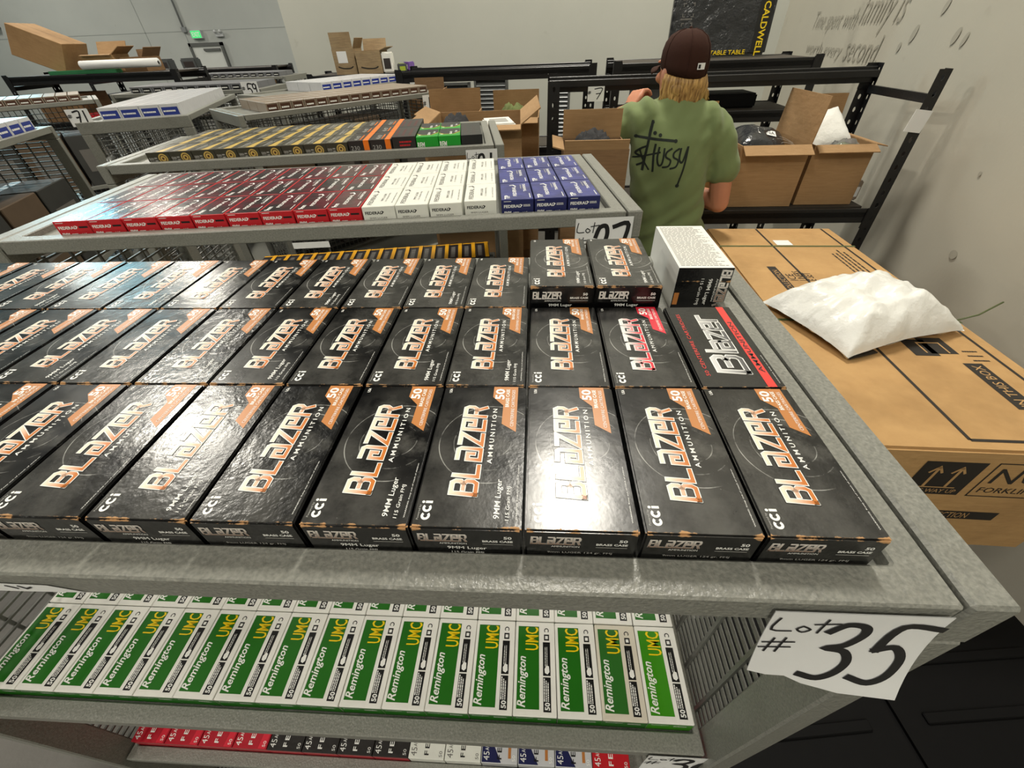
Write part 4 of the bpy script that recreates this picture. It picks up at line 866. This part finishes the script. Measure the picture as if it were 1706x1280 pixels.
# big flat furniture carton by the wall
bc = thing('furniture_carton', 'large tan furniture carton with black printed panels beside the wall', 'carton', (0.79, 1.105, 0.70), math.radians(-2.0))
W2, D2, H2 = 0.51, 1.26, 0.35
MB().box(-W2/2, W2/2, -D2/2, D2/2, 0, H2).build('carton_body', 'cardboard_tan', bc, 0.006, 2)
z = H2+.0006; mb = MB()
for xx in (0.215, -0.05): mb.rect(xx-.004, xx+.004, -D2/2+.03, D2/2-.01, (0, 0, z), X, Y)
mb.rect(-0.05, 0.219, -D2/2+.026, -D2/2+.034, (0, 0, z), X, Y); mb.build('printed_lines', 'carton_ink', bc)
simple('strap_green', '#55603a', .4, 0, .1)
for yy in (0.43, -0.13): MB().rect(-W2/2, W2/2, yy-.006, yy+.006, (0, 0, z+.0003), X, Y).build('strap', 'strap_green', bc)
MB().tube([(W2/2-.03, -0.13, H2+.002), (W2/2+.04, -0.12, H2+.02), (W2/2+.11, -0.09, H2+.045)], .0025, 5).build('strap_end', 'strap_green', bc)
mb = MB(); mb.rect(-0.145, -0.115, 0.03, 0.24, (0, 0, z), X, Y, 0); mb.text('COLLECTION', Vector((-0.12, 0.05, z+.0003)), Y, -X, 0.16, 0.018, 1)
mb.build('name_band', ['carton_ink', 'cardboard_tan'], bc); mb = MB()
for i, s_ in enumerate(('ICE', 'LINERS', 'E SET')): mb.text(s_, Vector((-0.080+i*.03, 0.13, z)), Y, -X, 0.05*(1+.45*(i == 1)+.2*(i == 2)), 0.026, 0); mb.build('product_word', ['carton_ink', 'cardboard_tan'], bc); mb = MB()
bars(mb, Vector((0.14, 0.20, z)), Y, -X, 0.20, 4, .016, .006, 0, 3)
mb.build('address_lines', ['carton_ink', 'cardboard_tan'], bc); mb = MB(); mb.rect(0.12, 0.165, -0.50, -0.33, (0, 0, z), X, Y, 0); mb.text('IN THIS BOX', Vector((0.155, -0.49, z+.0003)), Y, -X, 0.15, 0.022, 1)
mb.build('contents_band', ['carton_ink', 'cardboard_tan'], bc); mb = MB(); mb.rect(0.03, 0.09, -0.30, -0.225, (0, 0, z), X, Y, 0); mb.rect(0.075, 0.14, -0.29, -0.215, (0, 0, z), X, Y, 0); mb.stroke([(.065, -.285), (.065, -.24), (.12, -.24), (.12, -.285)], .004, Vector((0, 0, z+.0003)), X, Y, 1); bars(mb, Vector((0.155, -0.28, z)), X, Y, .04, 3, .02, .005, 0, 5)
f = -D2/2-.0008
def fr(x0, x1, z0, z1, mi): mb.rect(x0, x1, z0, z1, (0, f, 0), X, Z, mi)
mb.build('icon_printing', ['carton_ink', 'cardboard_tan'], bc); mb = MB()
fr(-0.13, -0.01, 0.205, 0.315, 0)
for ax in (-0.095, -0.05): mb.stroke([(ax, .235), (ax, .295)], .006, (0, f-.0003, 0), X, Z, 1); mb.stroke([(ax-.012, .28), (ax, .298), (ax+.012, .28)], .005, (0, f-.0003, 0), X, Z, 1)
mb.stroke([(-.115, .23), (-.03, .23)], .003, (0, f-.0003, 0), X, Z, 1); mb.text('THIS WAY UP', (-0.12, f-.0003, 0.211), X, Z, 0.10, 0.013, 1)
mb.build('arrow_panel', ['carton_ink', 'cardboard_tan'], bc); mb = MB()
for s_ in ([(0.01, .205), (.15, .205), (.15, .315), (.01, .315), (.01, .205)],): mb.stroke(s_, .003, (0, f, 0), X, Z, 0)
mb.text('NO', (0.025, f, 0.250), X, Z, 0.11, 0.05, 0, 0.0); mb.text('FORKLIFT', (0.022, f, 0.218), X, Z, 0.115, 0.018, 0)
mb.build('no_forklift_panel', ['carton_ink', 'cardboard_tan'], bc); mb = MB()
fr(-0.06, 0.12, 0.115, 0.145, 0); mb.text('COLLECTION', (-0.05, f-.0003, 0.12), X, Z, 0.11, 0.02, 1); mb.build('front_band', ['carton_ink', 'cardboard_tan'], bc); mb = MB(); fr(0.165, 0.24, 0.205, 0.315, 0)
mb.build('side_panel', ['carton_ink', 'cardboard_tan'], bc)
MB().box(-.03, .03, .44, .49, H2+.0004, H2+.0012).build('torn_label', 'paper', bc)
closed_carton('plain brown carton on the floor supporting the furniture carton', (0.82, 1.13, 0), math.radians(-2), 0.40, 0.95, 0.699, 'cardboard_dark')
# white poly mailer
def pillow(name, w, d, h, mat, parent, nx=44, ny=36, amp=1.0, seed=0.0):
    v = []; f = []
    for s_ in (1, -1):
        for j in range(ny+1):
            for i in range(nx+1):
                u = i/nx*2-1; q = j/ny*2-1
                b = max(0, (1-abs(u)**3.2))*max(0, (1-abs(q)**3.0)); b = b**0.62
                pu = 1-0.07*(1-u*u)*0 ; n = noise.noise(Vector((u*2.2+seed, q*2.2, s_*3.0)))+0.5*noise.noise(Vector((u*5+seed, q*5, s_*3.0)))
                rad = noise.noise(Vector((math.atan2(q, u)*5.0+seed, 1.3, 0)))*(abs(u)**2*abs(q)**0+abs(q)**2)*0.10
                zz = (h*0.80 if s_ > 0 else h*0.20)*b*(1+0.22*amp*n)+h*rad*amp*(b**0.3)
                x = u*w/2*(1-0.05*(1-abs(q))*b)+0.004*n; y = q*d/2*(1-0.06*(1-abs(u)))+0.004*n
                v.append((x, y, h*0.20+(zz if s_ > 0 else -min(zz, h*0.195))-h*0.10*abs(u*q)**3))
    m = (nx+1)*(ny+1)
    for j in range(ny):
        for i in range(nx):
            a = j*(nx+1)+i; f.append((a, a+1, a+nx+2, a+nx+1)); f.append((a+m, a+m+nx+1, a+m+nx+2, a+m+1))
    return MB().add(v, f, 0, True).build(name, mat, parent)
pb = thing('poly_mailer', 'puffy white plastic mailer bag lying on the furniture carton', 'bag', (0.755, 0.985, 1.052), math.radians(19))
pillow('bag_film', 0.40, 0.31, 0.11, 'poly_bag', pb, 70, 56, 1.5); MB().box(-0.19, -0.10, -0.155, -0.13, 0.004, 0.007).build('label', 'carton_ink', pb)
MB().stroke([(0.0, 0.03), (.02, .035), (.045, .02)], .004, Vector((0, 0, .113)), X, Y, 0, 3).build('ink_mark', 'carton_ink', pb)
# contents of the open cartons
closed_carton('brown inner carton under the black shirt package', (0.842, 2.115, SH+.0045), math.radians(-1), 0.25, 0.32, 0.165, 'cardboard_dark', 'inner cartons')
closed_carton('brown inner carton under the white padded envelope', (1.136, 2.115, SH+.0045), math.radians(-1), 0.22, 0.29, 0.165, 'cardboard_dark', 'inner cartons')
g = thing('shirt_package', 'black shirt package with white label lying in the open carton', 'package', (0.842, 2.115, SH+0.216), 0.0); g.rotation_euler = (math.radians(15), math.radians(12), math.radians(-8))
pillow('black_bag', 0.215, 0.22, 0.065, 'black_film', g, 26, 22, 0.5, 4.0); MB().rect(-.04, .04, -.03, .02, (0, 0, .0640), X, Y).build('label', 'paper', g); MB().text('MSNA', (-.035, -.02, .0644), X, Y, .07, .03).build('lettering', 'ink_black', g)
mb = MB()
for k in range(3): mb.ring2((0.09-.02*k, -0.09), .035+.022*k, .0365+.022*k, (0, 0, .061), X, Y, 0, 20, 0.6, 2.6)
mb.build('pattern_lines', 'ink_grey', g)
g = thing('padded_envelope', 'white padded envelope standing tilted in the open carton', 'envelope', (1.136, 2.165, SH+0.259), 0); g.rotation_euler = (math.radians(42), math.radians(-14), math.radians(6))
pillow('envelope_film', 0.19, 0.19, 0.035, 'poly_bag', g, 26, 22, 0.5, 2.0)
g = thing('clear_bag', 'clear plastic bag with a green item in the open carton', 'bag', (1.17, 2.015, SH+0.1705), 0.0); g.rotation_euler = (0.0, 0.0, 0.1)
MB().box(-.045, .045, -.025, .025, .01, .05).build('green_item', 'olive_cloth', g, .01, 2); pillow('film', 0.14, 0.10, 0.08, 'clear_film', g, 16, 14, 1, 6.0)
def cloth(name, label, loc, w, d, h, mat, cat='clothing', seed=1.0):
    o = thing(name, label, cat, loc, 0.2); pillow('fabric', w, d, h, mat, o, 24, 20, 1.6, seed); return o
cloth('folded_garment', 'olive garment heaped in the open carton', (-0.30, 2.40, 1.31), 0.165, 0.21, 0.14, 'olive_cloth', 'clothing', 3)
cloth('black_bag', 'black padded bag lying inside the wide open carton', (-0.53, 1.93, 1.37), 0.14, 0.20, 0.10, 'dark_cloth', 'bag', 5)
pack('white_box', 'white printed box lying in the wide open carton', (-0.345, 1.90, 1.405), 0.2, 0.12, 0.18, 0.05, 'white_card', 'ink_grey', 'box')
cloth('gear_bag', 'dark grey gear bag in the tall open carton', (0.018, 1.575, 1.335), 0.16, 0.16, 0.12, 'dark_cloth', 'bag', 9)
cloth('gear_bag', 'black gear heaped in the dark open carton', (-0.90, 3.12, 1.34), 0.15, 0.17, 0.12, 'dark_cloth', 'bag', 12)
pack('small_box', 'small dark box with white label on the shelf by the wall-side post', (1.294, 2.06, SH), 0, 0.044, 0.12, 0.085, 'brown_card', 'paper', 'box')
# far left cartons
TE = 1.5865
o = closed_carton('big brown carton lying tilted on the rack of cartons', (-4.46, 4.30, TE+0.075), 0.25, 0.36, 0.34, 0.22, 'cardboard', 'brown cartons on the far rack'); o.rotation_euler = (0.0, math.radians(24), 0.2)
open_carton('open brown carton between the tilted carton and the white roll', (-3.98, 4.34, TE), 0.1, 0.26, 0.22, 0.125, {'F': (100, .03), 'B': (30, .1), 'R': (60, .1)}, 'cardboard', 'brown cartons on the far rack')
open_carton('dark open brown carton at the end of the far rack', (-3.66, 4.33, TE), 0.0, 0.2, 0.22, 0.10, {'B': (10, .05), 'R': (40, .08)}, 'cardboard_dark', 'brown cartons on the far rack')
simple('green_plain', '#2f7a4c', .5)
pack('green_box', 'long flat green box lying on the rack of brown cartons', (-4.05, 4.13, TE), 0.03, 0.60, 0.07, 0.028, 'green_plain', 'green_plain', 'box')
o = thing('foam_roll', 'long white foam roll lying beside the green box', 'roll', (-3.70, 4.12, TE+.03+.03), 0.05); MB().tube([(-0.33, 0, 0), (0.33, 0, 0)], .030, 16).build('foam', 'paper', o); MB().tube([(-0.331, 0, 0), (0.331, 0, 0)], .012, 12).build('core', 'carton_ink', o)
pack('red_tray', 'red flat tray box on the shelf under the green box', (-3.98, 4.2, 1.2505), 0.05, 0.46, 0.25, 0.06, 'red_card', 'maroon_ink', 'box')
open_carton('brown carton on the middle shelf under the tilted carton', (-4.45, 4.28, 1.2505), 0.0, 0.4, 0.34, 0.2, {'F': (120, .05)}, 'cardboard_dark', 'brown cartons on the far rack')
for i in range(3): pack('dark_carton', 'small dark grey carton on the exit-door rack, %s from the wall corner' % ORD[i], (-4.10-0.30*i, 5.62-.016*i, 1.5465), 0.1, 0.17, 0.12, 0.10, 'bin_grey', 'slate_ink', 'carton')
for i in range(3): open_carton('brown open carton in the exit-door rack, %s from the wall corner' % ORD[i], (-3.34-0.27*i, 5.655, 1.3605), 0.1*i, 0.22, 0.2, 0.10, {'B': (15, .05), 'R': (30, .04)}, 'cardboard', 'cartons under the far beam')
# louvred panel stack and bins behind the racks
def louvre(label, x, y, w, h, z0=0.0):
    o = thing('louvred_panel', label, 'panel', (x, y, z0), math.radians(-6)); MB().box(-w/2, w/2, 0.0, 0.02, 0.02, h).build('backing', 'bin_grey', o)
    mb = MB()
    for a in ((-w/2, -w/2+.02), (w/2-.02, w/2)): mb.box(a[0], a[1], -.03, .0, 0, h)
    mb.box(-w/2, w/2, -.03, 0, h-.02, h); mb.build('frame', 'frame_dark', o); me = MB().add([(-w/2+.02, -.024, 0), (w/2-.02, -.024, 0), (w/2-.02, -.002, .022), (-w/2+.02, -.002, .022), (-w/2+.02, -.020, -.003), (w/2-.02, -.020, -.003), (w/2-.02, -.0, .019), (-w/2+.02, -.0, .019)], [(0, 1, 2, 3), (7, 6, 5, 4), (0, 4, 5, 1)]).mesh('slat', 'steel_plain')
    z = 0.04
    while z < h-.05: link('slat', me, o, (0, 0, z)); z += .034
louvre('grey louvred steel panel leaning by the back wall, widest', -1.02, 4.70, .40, 1.40); louvre('grey louvred steel panel beside the widest panel', -0.62, 4.66, .32, 1.43); louvre('narrow grey louvred steel panel standing alone', 0.05, 4.60, .14, 1.42)
ch = thing('folding_chair', 'black padded folding chair behind the person against the wall', 'chair', (0.98, 4.2, 0), math.radians(-10))
mb = MB()
for s_ in (-.21, .21): MB().tube([(s_, -.22, 0), (s_, .12, .80), (s_, .17, 1.30), (s_*.9, .17, 1.36)], .012, 8).build('leg', 'tube_steel', ch); MB().tube([(s_, .30, 0), (s_, -.1, .78)], .012, 8).build('leg', 'tube_steel', ch)
MB().box(-.2, .2, -.14, .22, .72, .78).build('seat', 'dark_cloth', ch, .02, 2); MB().box(-.19, .19, .13, .17, 1.02, 1.34).build('backrest', 'dark_cloth', ch, .02, 2)
pack('grey_bin', 'dark grey plastic bin on the shelf behind the person', (0.60, 3.18, 1.3305), 0, 0.34, 0.26, 0.17, 'bin_grey', 'bin_grey', 'bin'); pack('black_case', 'black ribbed case on the shelf behind the carton flaps', (1.02, 3.16, 1.3305), 0, 0.30, 0.24, 0.075, 'black_plastic', 'black_plastic', 'case')
# black wrapped package with yellow lettering on the rack behind
g = thing('retail_package', 'large black glossy package with yellow lettering standing on the rear rack', 'package', (0.915, 3.24, 1.583), math.radians(-6)); g.rotation_euler = (math.radians(-7), 0, math.radians(-6))
MB().box(-.29, .29, -.03, .03, 0, .52).build('body', 'black_film', g, .012, 2); f = -.0315
MB().rect(.20, .275, .01, .51, (0, f, 0), X, Z).build('side_band', 'shadow_ink', g)
mb = MB().text('CALDWELL', (.222, f-.0008, .245), -Z, X, .250, .036, 0, .02); mb.stroke([(.215, .27), (.215, .255), (.268, .255), (.268, .27)], .006, (0, f-.0008, 0), X, Z, 0); mb.stroke([(.215, .325), (.215, .34), (.268, .34), (.268, .325)], .006, (0, f-.0008, 0), X, Z, 0); mb.text('e', (.225, f-.0008, .272), X, Z, .03, .05, 0, .03)
mb.text('STABLE TABLE', (-.05, f-.0008, .004), X, Z, .22, .022, 0, .01); mb.build('yellow_lettering', 'yellow_ink', g)
mb = MB()
for zz in (.22, .13):
    for (sx, sz) in ((-1, -1), (1, -1), (1, 1), (-1, 1)): mb.stroke([(-.20+sx*.03, zz+sz*.018), (-.20+sx*.03, zz+sz*.03), (-.20+sx*.018, zz+sz*.03)], .004, (0, f-.0008, 0), X, Z)
    bars(mb, Vector((-.24, f-.0008, zz+.045)), X, Z, .08, 1, .01, .008, 0, 4)
mb.build('icon_marks', 'ink_dim', g)
# black totes on the floor beside the lot 35 cart
def tote(label, x, y, rz, w, d, h):
    o = thing('storage_tote', label, 'tote', (x, y, 0), rz); MB().rings([(0, 0, 0, w*.44, d*.44), (0, 0, h, w*.5, d*.5)], 4).xf(Matrix.Rotation(PI/4, 4, 'Z')) if False else None
    v = [(sx*w/2*k, sy*d/2*k, z) for z, k in ((0, .9), (h, 1.0)) for sy in (-1, 1) for sx in (-1, 1)]
    MB().add(v, [(0, 2, 3, 1), (4, 5, 7, 6), (0, 1, 5, 4), (2, 6, 7, 3), (0, 4, 6, 2), (1, 3, 7, 5)]).build('tub', 'black_plastic', o, .008, 2)
    mb = MB().box(-w/2-.02, w/2+.02, -d/2-.02, d/2+.02, h, h+.03); mb.build('lid', 'black_plastic', o, .008, 2)
    for k in range(5): MB().box(-w/2+.04, w/2-.04, -d/2+.05+k*(d-.1)/4.5, -d/2+.07+k*(d-.1)/4.5, h+.03, h+.036).build('lid_rib', 'black_plastic', o, .002)
tote('black ribbed-lid storage tote on the floor beside the lot 35 cart', 0.37, 0.0, 0.12, 0.36, 0.60, 0.60); tote('black storage tote between the ribbed-lid tote and the wall', 0.80, 0.06, 0.10, 0.40, 0.56, 0.575)
# ------------------------------------------------------------------ the person
BX, BY = 0.36, 1.725
per = thing('person', 'person in olive t-shirt and brown cap reaching into cartons, seen from behind', 'person', (BX, BY, 0))
def L_(x, y, z): return Vector((x-BX, y-BY, z))
def chain(mb, pts, rad, n=14):
    mb.tube([L_(*p) for p in pts], rad, n)
    for p, r in zip(pts, rad): mb.ball(L_(*p), r, r, r, 12, 8)
HC = Vector((0.336, 1.775, 1.62)); HY = math.radians(18)
def hp(x, y, z):        # head frame (face towards +y) to the person's frame
    c, s = math.cos(HY), math.sin(HY); return Vector((HC.x-BX+x*c-y*s, HC.y-BY+x*s+y*c, z))
body = MB()
# skull, jaw, neck
hd = MB(); hd.ball((0, 0, 0), .070, .088, .092, 24, 16); hd.ball((0, .035, -.060), .052, .050, .052, 18, 12); hd.ball((0, .075, -.085), .022, .018, .018, 12, 8)
hd.ball((0, .094, -.022), .011, .014, .022, 12, 8); hd.ball((0, .102, -.034), .013, .012, .011, 12, 8)
for s_ in (-1, 1):
    hd.ball((s_*.072, -.006, -.030), .010, .020, .032, 12, 8); hd.ball((s_*.045, .062, -.035), .020, .016, .018, 12, 8); hd.ball((s_*.032, .082, .012), .024, .010, .007, 12, 8)
body.add([hp(v[0], v[1], HC.z+v[2]) for v in hd.v], hd.f)
chain(body, [(0.336, 1.745, 1.47), (0.335, 1.757, 1.535), (0.336, 1.772, 1.585)], [.060, .052, .050])
# torso under the shirt, hips
body.rings([(.385-BX, 0.0, .90, .115, .078), (.365-BX, 0.0, 1.10, .105, .070), (.345-BX, .003, 1.28, .115, .075), (.336-BX, .012, 1.42, .130, .076), (.335-BX, .02, 1.49, .10, .065)], 24)
# arms
LA = [(0.205, 1.735, 1.462), (0.120, 1.835, 1.425), (0.088, 1.925, 1.405)]; chain(body, LA, [.048, .044, .037])
chain(body, [(0.088, 1.925, 1.405), (0.140, 2.020, 1.425), (0.222, 2.105, 1.455)], [.037, .038, .024])
RA = [(0.478, 1.735, 1.445), (0.545, 1.715, 1.30), (0.570, 1.715, 1.165)]; chain(body, RA, [.050, .046, .038])
chain(body, [(0.570, 1.715, 1.165), (0.530, 1.780, 1.170), (0.455, 1.845, 1.190)], [.038, .037, .025])
# hands with five fingers
def hand(wrist, d, palmn, curl, size=1.0):
    d = Vector(d).normalized(); nn = Vector(palmn); nn = (nn-d*nn.dot(d)).normalized(); sd = d.cross(nn)
    wv = Vector(wrist); P_ = lambda a, b, c: wv+d*a*size+sd*b*size+nn*c*size
    for b in (-.026, -.009, .009, .026): chain(body, [tuple(P_(0.0, b*.55, 0)), tuple(P_(.05, b, -.002)), tuple(P_(.082, b, 0))], [.014, .0135, .0115], 10)
    for b, ln in ((-.028, .058), (-.010, .074), (.009, .078), (.027, .068)):
        p = P_(.082, b, 0); a = 0.25*curl; q = [tuple(p)]
        for k in range(3):
            a += 0.45*curl; p = p+(d*math.cos(a)+nn*math.sin(a))*(ln*(.45, .32, .23)[k])*size; q.append(tuple(p))
        chain(body, q, [.0100, .0092, .0085, .0075], 10)
    chain(body, [tuple(P_(.015, .022, .004)), tuple(P_(.045, .045, .014)), tuple(P_(.070, .052, .026)), tuple(P_(.090, .048, .036))], [.014, .0120, .0100, .0085], 10)
hand((0.228, 2.112, 1.458), (0.45, 0.55, 0.62), (0.5, 0.3, -0.6), 1.0)
hand((0.449, 1.850, 1.191), (-0.8, 0.45, 0.15), (0, 0.5, -0.8), 1.0)
remesh(body, 'body', 0.0045, 5, 'skin', per)
# face
for s_ in (-1, 1):
    c = hp(s_*.030, .079, HC.z-.004); MB().ball(c, .011, .011, .011, 14, 10).build('eye', 'eye', per)
c = hp(0, .088, HC.z-.062); MB().ball(c, .020, .010, .006, 14, 8).build('mouth', 'lip', per)
# t-shirt: torso and sleeves in one surface with soft folds
sh = MB()
sh.rings([(.388-BX, .0, .965, .152, .112), (.384-BX, .0, 1.03, .150, .110), (.368-BX, .0, 1.12, .146, .108), (.352-BX, .0, 1.22, .145, .108), (.342-BX, .003, 1.32, .156, .114), (.337-BX, .010, 1.41, .166, .110), (.335-BX, .016, 1.47, .158, .090), (.335-BX, .022, 1.508, .112, .070), (.335-BX, .030, 1.535, .064, .060)], 32)
chain(sh, [(0.225, 1.735, 1.462), (0.165, 1.775, 1.447), (0.112, 1.838, 1.425)], [.070, .067, .063], 18)
chain(sh, [(0.455, 1.735, 1.445), (0.512, 1.728, 1.375), (0.545, 1.720, 1.295)], [.072, .070, .066], 18)
sh.ball(L_(.225, 1.738, 1.468), .066, .06, .05); sh.ball(L_(.445, 1.738, 1.458), .068, .06, .052)
# cut the sleeve ends square
def folds(co, nr):
    x, y, z = co
    a = noise.noise(Vector((x*9+z*5, y*7, z*3.2)))*0.014+noise.noise(Vector((x*24-z*15, y*16, z*8+3)))*0.006
    side = max(0, -y)*5
    a += 0.0075*math.sin((z-x*0.9)*62+2.5*noise.noise(co*7))*max(0, min(1, (1.30-z)*4))*0.9
    a += 0.0080*math.sin((x*1.0+z*0.45)*70+3*noise.noise(co*6))*max(0, min(1, (z-1.30)*5))*max(0.15, min(1, abs(x+0.02)*7))*0.9
    return co+nr*a
shirt = remesh(sh, 'shirt', 0.0065, 8, 'shirt', per, None, folds)
# sleeve hems and collar
def hem(c, d, r, nm='sleeve_hem'):
    c = Vector(c); d = Vector(d).normalized(); a = d.orthogonal().normalized(); b = d.cross(a)
    MB().tube([L_(*(c+(a*math.cos(t)+b*math.sin(t))*r)) for t in [2*PI*k/20 for k in range(21)]], .0045, 6).build(nm, 'shirt', per)
hem((0.335, 1.757, 1.532), (0, -.15, 1), .062, 'collar')
# back print, strokes draped onto the shirt
bv = BVHTree.FromPolygons([v.co.copy() for v in shirt.data.vertices], [tuple(p.vertices) for p in shirt.data.polygons])
def uvx(u, v):           # print layout units to the plane behind the back
    px = 960+.328125*u; py = .328125*v
    a = (px-1062); b = (py-222)
    return (0.177+a*0.002206+b*0.00034, 1.440-a*0.000054-b*0.002037)
mb = MB()
ST = [([(398, 630), (374, 720), (345, 868)], 12), ([(318, 706), (410, 709), (502, 714)], 12), ([(370, 745), (338, 762), (316, 790), (344, 804), (350, 830), (322, 850)], 10), ([(405, 735), (396, 790), (391, 868)], 10), ([(305, 815), (360, 795), (424, 770)], 8),
      ([(422, 748), (412, 800), (418, 834), (434, 822), (446, 752)], 9), ([(480, 750), (456, 768), (452, 790), (474, 806), (464, 834), (438, 842)], 9), ([(516, 750), (492, 768), (490, 790), (512, 806), (500, 836), (474, 846)], 9), ([(526, 750), (518, 800), (534, 812), (560, 744)], 10), ([(562, 742), (545, 830), (516, 936)], 10), ([(335, 770), (350, 820), (372, 862)], 8)]
for pts, wd in ST: mb.stroke([uvx(*p) for p in pts], wd*.328*0.0021, (0, 0, 0), X, Z, 0, 7)
for c, r in (((404, 681), 9), ((428, 690), 9), ((515, 938), 10), ((320, 706), 9), ((500, 714), 9), ((398, 634), 8)):
    q = uvx(*c); mb.disc(q, r*.328*0.0021, (0, 0, 0), X, Z, 0, 10)
nv = []
for (x, y, z) in mb.v:
    h = bv.ray_cast(Vector((x-BX, -0.6, z)), Vector((0, 1, 0)))
    nv.append((x-BX, (h[0].y if h[0] is not None else -0.1)-0.0015, z))
mb.v = nv; mb.build('back_print', 'print_black', per)
# cap
cp = MB(); n = 32
def capz(a): return HC.z-.012-.020*math.cos(a)      # lower at the nape (a = 0 at the back)
prof = [(1.0, 0.0), (1.03, .22), (1.01, .45), (.93, .66), (.76, .84), (.50, .95), (.22, 1.0)]
v = []
for (k, t) in prof:
    for j in range(n):
        a = 2*PI*j/n; z0 = capz(a); z = z0+(HC.z+.102-z0)*t
        v.append(hp(.075*k*math.sin(a), -.006-.094*k*math.cos(a), z))
v.append(hp(0, -.006, HC.z+.1025)); f = []
for i in range(len(prof)-1):
    for j in range(n): f.append((i*n+j, i*n+(j+1) % n, (i+1)*n+(j+1) % n, (i+1)*n+j))
for j in range(n): f.append(((len(prof)-1)*n+j, (len(prof)-1)*n+(j+1) % n, len(v)-1))
cap = MB().add(v, f, 0, True).build('cap', 'cap_brown', per); m = cap.modifiers.new('thickness', 'SOLIDIFY'); m.thickness = .003; m.offset = -1
MB().ball(hp(0, -.006, HC.z+.104), .006, .006, .004, 10, 6).build('button', 'cap_brown', cap)
v = []; f = []
for i in range(7):
    for j in range(13):
        u = (j/12-.5)*2; r = i/6; x = u*.074*(1-.10*r); y = .080+.02*(1-u*u)+r*.070*(1-.35*u*u)-(.030*u*u); v.append(hp(x, y, HC.z+.002-.010*r-.016*u*u))
for i in range(6):
    for j in range(12): f.append((i*13+j, i*13+j+1, i*13+j+14, i*13+j+13))
br = MB().add(v, f, 0, True).build('brim', 'cap_brown', cap); m = br.modifiers.new('thickness', 'SOLIDIFY'); m.thickness = .004; m.offset = 0
mb = MB()
for (x0, x1, mi) in ((-.014, .014, 0), (-.011, -.003, 1)):
    v = []
    for zz in (.024 if mi == 0 else .027, .042 if mi == 0 else .038):
        for i in range(7):
            x = x0+(x1-x0)*i/6; y = -.006-.0985*math.sqrt(max(0, 1-(x/.081)**2))*1.025-.0025-.0006*mi; v.append(hp(x, y, HC.z-.030+zz+.0))
    mb.add(v, [(i, i+1, i+8, i+7) for i in range(6)], mi)
mb.build('emblem', ['paper', 'ink_black'], cap)
for q in range(6):
    a = PI/6+q*PI/3; pts = []
    for (k, t) in prof: pts.append(hp(.0755*k*math.sin(a), -.006-.0945*k*math.cos(a), capz(a)+(HC.z+.1025-capz(a))*t))
    MB().tube(pts, .0012, 5).build('seam', 'cap_brown', cap)
# hair: soft mass and loose strands below the cap
hr = MB(); hr.ball(hp(0, -.040, HC.z-.045), .070, .060, .050, 20, 12); hr.ball(hp(.035, -.045, HC.z-.060), .045, .040, .040); hr.ball(hp(-.030, -.050, HC.z-.060), .040, .036, .036); hr.ball(hp(.060, -.010, HC.z-.050), .026, .040, .042)
rr = random.Random(11)
for k in range(170):
    a = rr.uniform(-1.55, 1.75); zt = HC.z-.015-.018*math.cos(a); rad = .074; sx = math.sin(a); cy = -math.cos(a)
    p0 = hp(sx*rad, cy*.090-.006, zt); ln = rr.uniform(.070, .110); fl = rr.uniform(.002, .020)+(.016 if a > .8 else 0)
    q = [p0]
    for i in range(1, 5):
        t = i/4; q.append(hp(sx*(rad+fl*t*t-.012*t*(1-abs(sx)))+rr.uniform(-.006, .006)+.010*t, cy*(.090+.3*fl*t*t)-.006+.020*t*(abs(cy)), zt-ln*t*(1-.12*t*(a > .8))))
    hr.tube(q, [.0055, .0065, .0060, .0045, .0012], 6)
hr.build('hair', 'hair', per)
# watch, trousers, shoes
wv = Vector((0.214, 2.096, 1.452)); dd = Vector((0.082, 0.085, 0.03)).normalized(); a = dd.orthogonal().normalized(); b = dd.cross(a)
mb = MB(); mb.tube([L_(*(wv-dd*.010)), L_(*(wv+dd*.010))], .0285, 20, 0, True, False); mb.tube([L_(*(wv-Y*.026-dd*.014)), L_(*(wv-Y*.026+dd*.014))], .016, 14, 1); mb.build('watch', ['rubber', 'tube_steel'], per)
tr = MB(); tr.rings([(.388-BX, .0, .82, .138, .100), (.386-BX, .0, .97, .120, .082)], 24)
for s_, fx in ((-1, .30), (1, .47)):
    chain(tr, [(.388+s_*.070, 1.725, .86), (fx, 1.735, .48), (fx, 1.715, .08)], [.086, .066, .056], 18)
remesh(tr, 'trousers', .010, 4, 'denim', per)
for fx in (.30, .47):
    so = MB(); so.rings([(fx-BX, .035, .0, .046, .130), (fx-BX, .035, .022, .048, .132), (fx-BX, .025, .055, .042, .110), (fx-BX, -.02, .10, .040, .060)], 20); so.build('shoe', 'shoe', per)
